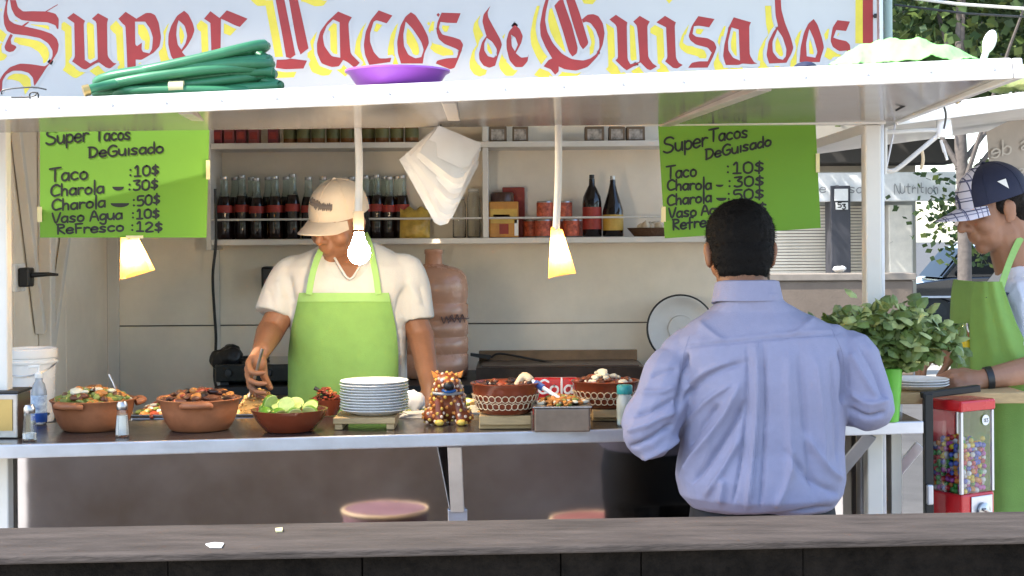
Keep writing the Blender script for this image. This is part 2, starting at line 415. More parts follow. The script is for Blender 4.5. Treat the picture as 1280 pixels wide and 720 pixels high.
# counter
cx0, cx1 = -1.75, P(1152, 530, 3.82).x
def yawbox(x0, x1, f, d0, d1, z0, z1):
    return MB().hexa([(x0,f(x0)+d0,z0),(x1,f(x1)+d0,z0),(x1,f(x1)+d1,z0),(x0,f(x0)+d1,z0),(x0,f(x0)+d0,z1),(x1,f(x1)+d0,z1),(x1,f(x1)+d1,z1),(x0,f(x0)+d1,z1)])
counter = part(yawbox(cx0, cx1, cfront, .016, .44, ZC-.028, ZC), 'counter_top', M['ctop'], bevel=.002)
part(yawbox(cx0, cx1, cfront, 0, .0145, ZC-.031, ZC+.0015), 'edge_trim', M['alu'], counter, bevel=.003)
PANELD = .22
part(yawbox(cx0, pr.x-.03, cfront, PANELD, PANELD+.02, 0, ZC-.0295), 'front_panel', M['steel'])
for px, w, fw in ((568, .036, 0), (1108, .034, .10), (-140, .036, 0)):
    a = P(px, 560, 3.65); a.y = cfront(a.x)+.03; a.z = ZC-.034
    b = a.copy(); b.z = .90; b.y = cfront(a.x)+PANELD-.02; b.x -= fw
    part(MB().bar(a, b, w, .008, up=(0,-1,0)), 'counter_bracket', M['alu'], bevel=.002)
    part(MB().rbox(b+Vector((0,.012,-.02)), (.05,.012,.045)), 'bracket_plate', M['alu'], bevel=.002)
ar = P(1085, 590, cfront(.95)+.2)
part(MB().box((ar.x-.02, ar.y, .3), (ar.x+.045, ar.y+.05, ZC-.032)), 'counter_leg', M['alu'], bevel=.004)
al = P(8, 600, 3.68)
part(MB().box((al.x-.06, al.y-.03, .3), (al.x+.02, al.y-.004, ZC-.032)), 'counter_leg', M['white'], bevel=.004)
part(MB().bar(P(1150,556,4.25), P(1098,618,4.25), .03, .012, up=(0,-1,0)), 'side_brace', M['alu'], bevel=.002)
# steam table behind the counter
tz = 1.10
part(MB().box((-1.56, 4.02, tz-.03), (.93, 4.24, tz)), 'tray_ledge', M['steel2'], bevel=.003)
# shelf unit on the back wall
YS = 5.62
sx0, sx1 = P(262,0,YS).x, XR-.02
z_top, z_mid = P(550,180.5,YS).z, P(550,301,YS).z
shelf_dark = M['white']
for z in (z_top, z_mid):
    part(MB().box((sx0, YS, z-.012), (sx1, YB-.002, z+.010)), 'shelf', M['white'], bevel=.002)
part(MB().box((sx0-.02, YS, z_mid-.03), (sx0-.001, YB-.002, 2.25)), 'shelf_side', M['white'], bevel=.002)
xd = P(605,0,YS).x
for za, zb in ((z_mid+.0105, z_top-.0125), (z_top+.0105, 2.2)):
    part(MB().box((xd-.011, YS+.003, za), (xd+.011, YB-.002, zb)), 'shelf_divider', M['white'], bevel=.002)
zr = P(550, 273, YS).z
for a, b in ((sx0, xd-.012), (xd+.012, sx1)):
    part(MB().tube([(a, YS+.01, zr), (b, YS+.01, zr)], .004, 8), 'guard_rail', M['white'], smooth=True)

# ================================================================== BANNER SIGN with painted blackletter
K = 5.5375
YSG = 3.99
LET = [ # tile x0, loops in zoom pixels (outer then holes)
 (0, [[(70,0),(110,0),(125,50),(160,80),(230,78),(330,80),(385,95),(408,130),(405,200),(395,200),(385,175),(330,155),(240,150),(150,140),(105,110),(80,60)]]),
 (0, [[(62,-20),(50,40),(50,90),(65,140),(100,165),(180,185),(290,210),(360,235),(395,270),(408,310),(400,360),(370,410),(325,465),(290,520),(240,595),(235,580),(230,540),(200,505),(150,490),(90,490),(45,515),(18,560),(15,620),(0,640),(-10,640),(-5,560),(25,510),(70,465),(140,440),(220,445),(310,460),(340,440),(365,390),(365,350),(335,300),(280,265),(180,245),(90,235),(50,215),(30,170),(25,110),(35,50),(50,-20)]]),
 (0, [[(75,235),(90,245),(75,275),(80,305),(110,318),(115,330),(95,355),(65,362),(40,350),(32,325),(45,290),(65,250)]]),
 (0, [[(310,82),(400,30),(402,34),(316,86)]]), (0, [[(150,180),(195,150),(205,152),(165,186)]]),
 (0, [[(465,125),(510,90),(590,145),(580,165),(588,415),(625,440),(672,415),(678,410),(670,155),(637,130),(680,92),(750,130),(742,160),(745,390),(785,435),(808,440),(762,475),(735,468),(680,428),(595,482),(570,475),(500,425),(520,395),(515,160)]]),
 (140, [[(45,130),(95,82),(170,130),(235,90),(270,90),(300,105),(325,160),(340,260),(330,320),(290,365),(205,415),(165,412),(165,520),(105,520),(108,470),(95,180),(75,165)], [(160,150),(230,150),(265,200),(285,260),(278,340),(260,370),(215,360),(205,340),(208,295),(175,320),(162,310)]]),
 (140, [[(500,75),(530,100),(560,160),(572,210),(555,260),(520,320),(485,360),(510,390),(550,398),(575,392),(598,372),(575,420),(440,432),(410,390),(390,310),(392,240),(410,180),(450,110)], [(462,140),(505,180),(522,250),(510,300),(482,345),(455,310),(445,240),(450,180)]]),
 (140, [[(638,130),(682,78),(745,125),(795,72),(830,85),(939,130),(885,187),(850,175),(800,150),(755,130),(752,370),(740,400),(700,420),(670,410),(690,385),(682,160)]]),
 (290, [[(295,-40),(355,-40),(400,180),(440,380),(405,405),(375,395),(350,250)]]),
 (290, [[(388,-40),(448,-40),(495,170),(530,335),(475,378),(455,330),(425,170)]]),
 (290, [[(310,415),(380,412),(405,406),(520,420),(495,475),(370,480),(305,470)]]),
 (290, [[(195,-60),(250,-110),(450,-90),(735,-70),(700,-20),(640,-15),(560,-50),(450,-45),(300,-20),(240,-18)]]),
 (290, [[(735,80),(830,120),(805,160),(820,370),(870,420),(885,435),(850,470),(800,430),(770,415),(740,460),(690,465),(620,440),(590,370),(588,300),(610,220),(660,150)], [(700,135),(745,155),(750,400),(690,390),(640,320),(628,250),(655,180)]]),
 (440, [[(185,72),(280,108),(240,162),(170,140),(150,150),(125,230),(125,290),(150,360),(190,405),(240,405),(272,400),(265,430),(120,450),(90,380),(82,310),(95,220),(130,140)]]),
 (440, [[(408,85),(440,105),(490,180),(525,250),(533,300),(500,370),(490,440),(340,440),(318,370),(312,290),(335,180),(370,115)], [(372,150),(420,200),(480,290),(497,345),(480,395),(440,405),(390,380),(360,320),(355,240)]]),
 (440, [[(620,88),(752,92),(725,160),(655,158),(612,152),(600,195),(625,240),(700,258),(750,275),(770,310),(755,360),(740,400),(710,470),(680,480),(580,440),(590,420),(650,405),(725,400),(742,350),(715,335),(640,305),(600,270),(585,220),(590,160)]]),
 (440, [[(585,103),(597,90),(609,103),(597,118)]]),
 (590, [[(128,40),(108,85),(112,120),(150,190),(195,270),(208,310),(180,390),(160,455),(120,470),(80,455),(52,415),(48,370),(70,290),(100,250),(85,200),(72,150),(80,100)], [(102,262),(140,290),(172,340),(172,385),(150,400),(110,390),(85,350),(85,300)]]),
 (590, [[(295,172),(330,200),(352,250),(340,300),(303,368),(340,400),(385,395),(392,375),(385,425),(350,465),(300,465),(260,420),(240,340),(238,280),(255,220)], [(270,240),(300,260),(318,310),(297,355),(275,320)]]),
 (590, [[(515,-20),(535,-20),(512,80),(505,140),(520,220),(560,300),(620,370),(690,410),(770,420),(820,405),(860,375),(882,330),(880,270),(855,205),(820,160),(790,150),(768,158),(760,135),(800,102),(840,98),(875,112),(905,160),(918,230),(905,310),(870,390),(800,465),(720,490),(640,480),(600,460),(600,495),(575,518),(545,480),(495,460),(530,415),(555,405),(510,330),(475,250),(470,170),(490,60)]]),
 (590, [[(570,40),(600,5),(628,-10),(640,30),(690,170),(732,330),(725,370),(695,392),(670,360),(630,220)]]),
 (590, [[(645,-20),(705,-20),(745,90),(805,290),(800,310),(768,342),(745,310),(700,170)]]),
 (590, [[(825,-65),(930,-65),(900,-30),(840,-35)]]),
 (740, [[(120,135),(165,103),(245,155),(240,180),(245,410),(265,445),(325,430),(330,410),(312,180),(285,150),(330,110),(400,150),(382,180),(388,395),(420,440),(450,460),(405,487),(380,478),(335,432),(240,487),(215,470),(162,418),(180,400),(172,180)]]),
 (740, [[(445,155),(505,110),(580,155),(572,180),(580,400),(600,435),(628,450),(590,475),(560,470),(505,425),(522,400),(512,190)]]),
 (740, [[(575,-65),(625,-65),(600,-35)]]),
 (740, [[(735,112),(848,132),(810,190),(740,178),(705,182),(695,235),(720,255),(800,265),(845,290),(862,330),(835,400),(800,468),(665,470),(690,435),(740,425),(800,425),(828,365),(800,330),(720,310),(680,280),(668,250),(690,180)]]),
 (880, [[(205,120),(325,155),(312,180),(315,380),(345,430),(370,440),(330,445),(265,440),(240,450),(150,450),(132,390),(140,310),(170,190)], [(188,190),(240,205),(248,420),(200,400),(168,350),(165,290)]]),
 (880, [[(488,-20),(530,-20),(535,70),(560,160),(600,260),(618,330),(605,370),(570,435),(450,440),(432,380),(445,290),(480,220),(512,180),(495,110)], [(508,205),(545,260),(570,340),(566,390),(545,415),(510,405),(475,360),(472,290)]]),
 (880, [[(758,132),(785,170),(815,260),(830,330),(810,390),(800,430),(660,430),(668,330),(690,230),(720,165)], [(728,200),(760,270),(785,360),(770,400),(710,390),(705,300)]]),
 (1000, [[(258,140),(345,150),(318,215),(250,208),(230,260),(260,272),(320,285),(345,310),(350,370),(320,440),(220,440),(240,415),(300,410),(325,350),(270,355),(225,325),(210,280),(225,190)]]),
]
sgx0, sgx1 = P(-330,0,YSG).x, P(1098,40,YSG).x
sz0, sz1 = 1.955, P(600,-170,YSG).z
sign = thing('banner_sign', 'white banner sign reading Super Tacos de Guisados in red blackletter with yellow shadows', 'sign', ((sgx0+sgx1)/2, YSG, sz0))
MB().box((sgx0, YSG, sz0), (sgx1, YSG+.02, sz1)).build('board', M['signw'], sign, bevel=.002)
red, yel, whi = MB(), MB(), MB()
def tp(x0, x, y, d): return P(x0 + x/K, y/K, YSG) + Vector((0, -d*.35, 0))
for li, (x0, loops) in enumerate(LET):
    e = li*.00003
    sm = []
    for L in loops:      # soften the traced corners a little where the turn is gentle
        out = []; n = len(L)
        for i in range(n):
            p0, p1, p2 = Vector((*L[i-1],0)), Vector((*L[i],0)), Vector((*L[(i+1) % n],0))
            a, b = (p1-p0), (p2-p1)
            if a.length > 1 and b.length > 1 and a.angle(b) < math.radians(52): out += [p1-a*.22, p1+(b-a)*.04, p1+b*.22]
            else: out.append(p1)
        sm.append(out)
    red.prism([[tp(x0, p.x, p.y, .0045+e) for p in L] for L in sm], (0, .0002, 0))
    yel.prism([[tp(x0, p.x-66, p.y+60, .0012+e) for p in L] for L in sm], (0, .0002, 0))
    whi.prism([[tp(x0, p.x, p.y, .0030+e) for p in sm[0]]], (0, .0001, 0)) if len(sm) == 1 else None
    for L in sm:
        c = [tp(x0, p.x, p.y, 0) for p in L]; n = len(c); r = 3.6/F*YSG
        for i in range(n):
            a, b = c[i], c[(i+1) % n]; d = b-a
            if d.length < 1e-6: continue
            q = Vector((-d.z, 0, d.x)).normalized()*r; dd = d.normalized()*r*.7
            o = Vector((0, -.00085-e*.35-(i % 9)*.00001, 0))
            whi.add([a-q-dd+o, b-q+dd+o, b+q+dd+o, a+q-dd+o], [(0,1,2,3)])
for bx0, bx1, mb, d in ((386, 432, yel, .002), (437, 503, red, .002)):
    mb.prism([[tp(1000,bx0,-700,d), tp(1000,bx1,-700,d), tp(1000,bx1+2,300,d), tp(1000,bx0-3,300,d)]], (0,.0006,0))
yel.build('yellow_shadow_lettering', M['yellow'], sign); whi.build('white_outline', M['signw'], sign); red.build('red_lettering', M['red'], sign)
MB().lathe([(.006,0),(.006,.006),(0,.008)], P(1094,20,YSG-.001), 12, R=Matrix.Rotation(PI/2,3,'X')).build('bolt', M['dark'], sign)

# ================================================================== POSTERS with hand lettering
G = {
 'S': [[(.62,.86),(.45,.98),(.2,.97),(.06,.80),(.12,.62),(.42,.48),(.6,.3),(.5,.06),(.22,0),(0,.12)]],
 'u': [[(0,.55),(.03,.15),(.2,0),(.38,.15),(.42,.55)],[(.42,.55),(.44,0)]],
 'p': [[(.05,.55),(.05,-.35)],[(.05,.42),(.25,.56),(.45,.4),(.42,.1),(.22,0),(.05,.12)]],
 'e': [[(.03,.3),(.44,.32),(.38,.52),(.2,.56),(.03,.35),(.08,.08),(.25,0),(.45,.1)]],
 'r': [[(.05,.55),(.05,0)],[(.05,.36),(.2,.54),(.38,.5)]],
 'T': [[(-.05,.93),(.62,1.0)],[(.28,.97),(.26,0)]],
 'a': [[(.42,.5),(.2,.56),(.03,.35),(.06,.08),(.22,0),(.4,.18),(.43,.54)],[(.42,.5),(.44,.0)]],
 'c': [[(.42,.48),(.25,.56),(.05,.4),(.05,.14),(.22,0),(.43,.08)]],
 'o': [[(.24,.56),(.06,.42),(.05,.14),(.22,0),(.42,.12),(.43,.42),(.24,.56)]],
 's': [[(.4,.5),(.22,.57),(.07,.45),(.2,.3),(.38,.18),(.3,.02),(.03,.06)]],
 'D': [[(.08,.95),(.08,0)],[(.0,.92),(.4,.85),(.58,.5),(.42,.1),(.05,0)]],
 'G': [[(.6,.85),(.35,.97),(.08,.7),(.08,.25),(.3,0),(.58,.12),(.6,.42),(.35,.42)]],
 'i': [[(.1,.58),(.1,0)]], 'I': [[(.1,.6),(.1,0)]],
 'd': [[(.42,.42),(.22,.55),(.04,.35),(.06,.08),(.22,0),(.4,.15)],[(.43,1.0),(.44,0)]],
 'C': [[(.6,.82),(.38,.97),(.1,.75),(.05,.3),(.25,.02),(.6,.12)]],
 'h': [[(.05,1.0),(.05,0)],[(.05,.35),(.22,.56),(.38,.45),(.4,0)]],
 'l': [[(.1,1.1),(.1,-.1)]],
 'N': [[(0,0),(.04,.95),(.48,.02),(.54,.97)]], 't': [[(.2,.85),(.2,.08),(.38,0)],[(.02,.56),(.4,.57)]], 'n': [[(.05,.55),(.05,0)],[(.05,.35),(.22,.56),(.38,.45),(.4,0)]],
 'V': [[(.0,.95),(.25,0),(.55,.95)]],
 'A': [[(.0,0),(.28,.95),(.58,0)],[(.12,.35),(.48,.35)]],
 'g': [[(.42,.5),(.2,.56),(.04,.35),(.08,.08),(.25,.05),(.42,.2)],[(.43,.55),(.42,-.25),(.22,-.38),(.04,-.25)]],
 'R': [[(.08,.95),(.08,0)],[(.02,.95),(.4,.9),(.45,.65),(.1,.48),(.5,0)]],
 'f': [[(.42,.95),(.22,.98),(.18,.7),(.18,-.1)],[(.0,.5),(.38,.52)]], 'F': [[(.08,.9),(.1,0)],[(.05,.9),(.5,.92)],[(.08,.5),(.42,.5)]],
 ':': [[(.1,.62),(.12,.6)],[(.1,.12),(.12,.1)]],
 '0': [[(.28,.95),(.06,.75),(.06,.2),(.26,0),(.48,.2),(.48,.75),(.28,.95)]],
 '1': [[(.08,.78),(.25,.95),(.25,0)],[(.05,0),(.45,0)]],
 '2': [[(.06,.75),(.25,.95),(.46,.75),(.35,.45),(.05,0),(.5,.03)]],
 '3': [[(.06,.9),(.46,.92),(.22,.58),(.45,.42),(.42,.1),(.2,0),(.04,.08)]],
 '5': [[(.48,.93),(.1,.92),(.08,.55),(.35,.58),(.48,.3),(.35,.03),(.05,.05)]],
 '$': [[(.45,.75),(.25,.85),(.08,.68),(.25,.5),(.45,.32),(.28,.12),(.04,.2)],[(.27,1.0),(.25,-.05)]],
}
ADV = {'i':.24,'I':.24,'l':.24,':':.34,'r':.46,'S':.74,'G':.74,'D':.7,'C':.68,'T':.66,'A':.66,'V':.62,'R':.6,'F':.58,' ':.34,'0':.6,'1':.56,'2':.6,'3':.58,'5':.58,'$':.56,'f':.5}
def write(mb, to3d, text, x0, y0, x1, y1, cap, w, rnd):
    tot = sum(ADV.get(c, .55) for c in text); sx = (x1-x0)/tot; x = 0
    for c in text:
        for st in G.get(c, []):
            pts = [(x0+(x+a)*sx, y0+(y1-y0)*(x+a)/tot - b*cap) for a, b in st]
            jit = rnd.uniform(-1.5, 1.5); pts = [(a, b+jit) for a, b in pts]
            ln = [(p.x, p.y) for p in smooth_line([(a, b, 0) for a, b in pts], 4)]
            rnd_d = rnd.random()*.0006
            L, Rr = [], []
            for i in range(len(ln)):
                a = Vector(ln[max(i-1,0)]); b = Vector(ln[min(i+1,len(ln)-1)]); d = (b-a)
                d = d.normalized() if d.length > 1e-6 else Vector((1,0)); n = Vector((-d.y, d.x)); q = Vector(ln[i])
                if i == 0: q = q - d*w*.4
                if i == len(ln)-1: q = q + d*w*.4
                ww = w*(.5 if i not in (0, len(ln)-1) else .36)
                L.append(to3d(*(q+n*ww), rnd_d)); Rr.append(to3d(*(q-n*ww), rnd_d))
            k = len(L); mb.add(L+Rr, [(i, i+1, k+i+1, k+i) for i in range(k-1)])
        x += ADV.get(c, .55)
def bowl(mb, to3d, cx, cy, w, h):
    pts = [(cx-w/2, cy-h*.35), (cx+w/2, cy-h*.35)] + [(cx+w/2*math.cos(t), cy-h*.3+h*.75*math.sin(t)) for t in np.linspace(.15, PI-.15, 10)]
    mb.prism([[to3d(a, b, .0001) for a, b in pts]], (0, .0002, 0))
def poster(corners, Y, org, items, bowls, label, seed, pw):
    c = [P(*q, Y) for q in corners]
    t = thing('menu_poster', label, 'poster', (c[0]+c[1]+c[2]+c[3])/4, 'green menu posters under the flap')
    def bend(u, v): return (c[0].lerp(c[1], u)).lerp(c[3].lerp(c[2], u), v) + Vector((0, .0, 0))
    MB().grid(bend, 16, 10, (0, .0012, 0)).build('poster_sheet', M['pgreen'], t, smooth=True)
    def to3(x, y, d): return P(org[0]+x/4.5, org[1]+y/4.5, Y) + Vector((0, -.0007-d*.6, 0))
    mb = MB(); rnd = random.Random(seed)
    for it in items: write(mb, to3, *it, pw, rnd)
    for b in bowls: bowl(mb, to3, *b)
    mb.build('marker_lettering', M['ink'], t, kind='stuff')
    for u, v, w, h in ((.0,.8,.012,.04),(1,.42,.010,.05),(.57,.995,.045,.008)):
        q = bend(u, v); MB().box((q.x-w/2, q.y-.004, q.z-h/2), (q.x+w/2, q.y-.002, q.z+h/2)).build('tape', M['tape'], t)
    return t
YP = 3.90
poster([(50,152),(262,151),(258,297),(50,297)], YP, (40,150), [("Super",80,140,325,115,80),("Tacos",360,118,560,108,70),("DeGuisado",318,212,745,182,62),("Taco",105,345,320,330,75),(":10$",545,318,720,308,58),("Charola",105,430,412,408,65),(":30$",540,398,715,388,58),("Charola",112,510,420,488,62),(":50$",565,487,725,472,58),("Vaso Agua",115,580,515,555,58),(":10$",560,555,722,552,52),("ReFresco",140,640,522,625,55),(":12$",555,625,740,630,55)], [(485,385,65,28),(495,478,105,30)], 'green handwritten menu poster with a lit paper lampshade below it', 3, 12)
poster([(822,147),(1019,145),(1026,285),(831,298)], YP+.02, (815,145), [("Super",65,210,320,165,85),("Tacos",325,145,545,120,70),("DeGuisado",300,245,675,165,60),("Taco",85,350,255,340,70),(":10$",415,325,635,318,65),("Charola",85,420,340,410,60),(":30$",425,402,635,392,58),("Charola",85,505,340,480,60),(":50$",420,475,635,465,60),("Vaso Agua",95,575,440,545,58),(":10$",450,545,650,540,55),("Refresco",115,640,430,610,60),(":12$",450,620,650,610,55)], [(380,392,45,18),(390,468,60,24)], 'green handwritten menu poster behind the head of the customer', 5, 12)

# ================================================================== FOREGROUND LOW WALL
zr_ = 1.05
def rail_pts(z):
    return [onZ(-160,699.5,z), onZ(1440,667.5,z), onZ(1440,636.5,z), onZ(-160,662.5,z)]
wallcap = mat('weathered_cap', (.060,.049,.043), .85, spec=.2, var=.45, scale=5, bump=.5, bscale=30, stretch=(1,5,5))
darkstone = mat('dark_stained_boards', (.010,.008,.0065), .95, spec=.1, var=.7, scale=18, bump=.9, bscale=50)
lw = thing('low_wall', 'low dark boarded wall with weathered grey brown capping in the foreground', 'wall', (0, 2.7, 0))
q = rail_pts(zr_)
MB().hexa([*[p-Vector((0,0,.014)) for p in q], *q]).build('capping', wallcap, lw, bevel=.003)
q0, q1 = q[0]+Vector((0,.03,0)), q[1]+Vector((0,.03,0)); q3, q2 = q[3]-Vector((0,.03,0)), q[2]-Vector((0,.03,0))
ts = [-.0]; rnd = random.Random(4)
pxs = [-160, 190, 430, 680, 782, 990, 1440]
for a, b in zip(pxs[:-1], pxs[1:]):
    ta, tb = (a+160)/1600+.0004, (b+160)/1600-.0004; d = rnd.uniform(-.002, .010)
    A, B = q0.lerp(q1, ta), q0.lerp(q1, tb); C, D = q3.lerp(q2, tb), q3.lerp(q2, ta)
    vs = [A+Vector((0,d,0)), B+Vector((0,d,0)), C, D]
    MB().hexa([*[Vector((v.x, v.y, 0)) for v in vs], *[Vector((v.x, v.y, zr_-.0145)) for v in vs]]).build('board', darkstone, lw, bevel=.002)
qa, qb = q3+Vector((0,.001,0)), q2+Vector((0,.001,0))
MB().hexa([(qa.x,qa.y,0),(qb.x,qb.y,0),(qb.x,qb.y+.02,0),(qa.x,qa.y+.02,0),(qa.x,qa.y,zr_-.016),(qb.x,qb.y,zr_-.016),(qb.x,qb.y+.02,zr_-.016),(qa.x,qa.y+.02,zr_-.016)]).build('rear_reflection_panel', mat('reflected_tan_grey', (.40,.32,.27), .9, var=.6, scale=1.3, bump=.3, col2=(.30,.30,.33)), lw)  # unseen panel added so the steel front mirrors brown and grey
# scraps on the cap
tag(MB().prism([[onZ(257,681,zr_+.001), onZ(268,679,zr_+.001), onZ(280,680,zr_+.001), onZ(277,685,zr_+.001), onZ(263,685,zr_+.001)]], (0,0,.002)).build('paper_scrap', M['paper']), 'torn white scrap of paper lying on the wall capping', 'paper scrap')
tag(MB().prism([[onZ(344,662,zr_+.001), onZ(353,661,zr_+.001), onZ(353,665,zr_+.001), onZ(345,665.5,zr_+.001)]], (0,0,.003)).build('dry_leaf', M['tape']), 'small yellow dry leaf on the wall capping', 'leaf')
#@@PART2
# ================================================================== PEOPLE
def head_matrix(center, fwd, tilt=0):
    f = Vector(fwd).normalized(); x = f.cross(Vector((0,0,1))).normalized(); u = x.cross(f).normalized()
    R = Matrix((x, f, u)).transposed() @ Matrix.Rotation(tilt, 3, 'Y')
    return R, Vector(center)
def add_head(mb, R, c, s=1.0):
    def E(p, r): mb.ell(c + R @ (Vector(p)*s), Vector(r)*s, R)
    def Cc(a, b, ra, rb): mb.cap(c + R @ (Vector(a)*s), c + R @ (Vector(b)*s), ra*s, rb*s)
    E((0,-.012,.035), (.074,.096,.080)); E((0,.03,.0), (.066,.066,.075)); E((0,.035,-.055), (.056,.055,.058))
    E((0,.068,-.092), (.026,.022,.022)); E((.036,.058,-.025), (.030,.030,.030)); E((-.036,.058,-.025), (.030,.030,.030))
    Cc((0,.094,.018), (0,.119,-.020), .0095, .0125); E((.011,.100,-.026), (.010,.012,.009)); E((-.011,.100,-.026), (.010,.012,.009)); E((0,.115,-.023), (.013,.014,.011))
    Cc((-.045,.080,.030), (-.012,.092,.028), .010, .011); Cc((.045,.080,.030), (.012,.092,.028), .010, .011)
    E((.031,.080,.008), (.016,.012,.010)); E((-.031,.080,.008), (.016,.012,.010))
    Cc((-.018,.087,-.050), (.018,.087,-.050), .008, .008); Cc((-.015,.086,-.061), (.015,.086,-.061), .009, .009); E((0,.085,-.05), (.03,.016,.03))
    for q in (-1, 1):
        E((q*.077,-.006,-.004), (.010,.020,.033)); E((q*.081,-.012,.006), (.009,.016,.020)); E((q*.074,.004,-.026), (.008,.010,.012))
    Cc((0,-.030,-.03), (0,-.045,-.13), .058, .060)
def add_hand(mb, W, d, n, side, curl=(.5,.6,.4), thumb=.5, s=1.0):
    W = Vector(W); d = Vector(d).normalized(); n = Vector(n); n = (n - d*n.dot(d)).normalized(); t = d.cross(n).normalized()*side
    kn = []
    for i in range(4):
        off = (1.5-i)*.0205*s
        b = W + t*off*.6 + d*.018*s; k = W + t*off + d*(.088-.004*abs(i-1.2))*s - n*(.004*(1 if i in (1,2) else 0))*s
        mb.cap(b, k, .0145*s, .0115*s); kn.append(k)
    mb.cap(W, W+d*.03*s, .026*s, .024*s); mb.ell(W+d*.05*s+n*.006*s, (.03*s,.03*s,.03*s))
    lens = [(.042,.025,.02), (.047,.029,.021), (.044,.027,.021), (.034,.021,.018)]
    for i, k in enumerate(kn):
        a = 0; p = k
        for j in range(3):
            a += curl[j]*(1+.08*(i-1.5))
            dd = (d*math.cos(a) + n*math.sin(a)).normalized() + t*(1.5-i)*.05
            q = p + dd*lens[i][j]*s
            mb.cap(p, q, (.0098-.0008*j)*s, (.0090-.0008*j)*s, 10); p = q
    b = W + t*.022*s + d*.02*s + n*.006*s; m1 = b + (t*.75 + d*.6 + n*.35).normalized()*.042*s
    m2 = m1 + (t*(.5-thumb*.6) + d*.85 + n*thumb).normalized()*.033*s; m3 = m2 + (t*(.2-thumb*.7) + d*.9 + n*thumb*1.1).normalized()*.026*s
    mb.cap(b, m1, .0155*s, .0125*s); mb.cap(m1, m2, .0115*s, .0105*s); mb.cap(m2, m3, .0105*s, .0085*s)
def ring(cx, cy, cz, hx, hy, n=32, pw=2.5, rot=0):
    out = []
    for k in range(n):
        a = 2*PI*k/n; c, s_ = math.cos(a), math.sin(a)
        x = hx*math.copysign(abs(c)**(2/pw), c); y = hy*math.copysign(abs(s_)**(2/pw), s_)
        out.append(Vector((cx + x*math.cos(rot)-y*math.sin(rot), cy + x*math.sin(rot)+y*math.cos(rot), cz)))
    return out
def torso(rows, pw=2.5):
    out = []
    for py, a, b, Yc, hy in rows:
        A, B = P(a, py, Yc), P(b, py, Yc); out.append(ring((A.x+B.x)/2, Yc, (A.z+B.z)/2, (B.x-A.x)/2, hy, pw=pw))
    return out
def flare(mb, pts, rs):
    ln = smooth_line(pts, 4); rr = [np.interp(i/4, range(len(rs)), rs) for i in range(len(ln))]
    mb.tube(ln, [float(x) for x in rr], 20); mb.ell(ln[0], (rs[0],)*3)
def eyes_and_brows(R, c, person, hairmat, s=1.0):
    for q in (-1, 1):
        def L(p): return c + R @ (Vector(p)*s)
        MB().tube([L((q*.012,.101,.026)), L((q*.03,.099,.030)), L((q*.05,.086,.026))], [.003,.0045,.002], 8).build('eyebrow', hairmat, person, smooth=True)
        MB().tube([L((q*.017,.0885,.003)), L((q*.031,.0925,.0005)), L((q*.046,.086,.004))], [.0013,.0018,.0013], 6).build('eyelashes', hairmat, person, smooth=True)
    MB().tube([c + R @ (Vector(p)*s) for p in ((-.023,.0885,-.054), (-.01,.0965,-.0535), (0,.0970,-.055), (.01,.0965,-.0535), (.023,.0885,-.054))], [.0015,.003,.003,.003,.0015], 8).build('lips', M['lips'], person, smooth=True)
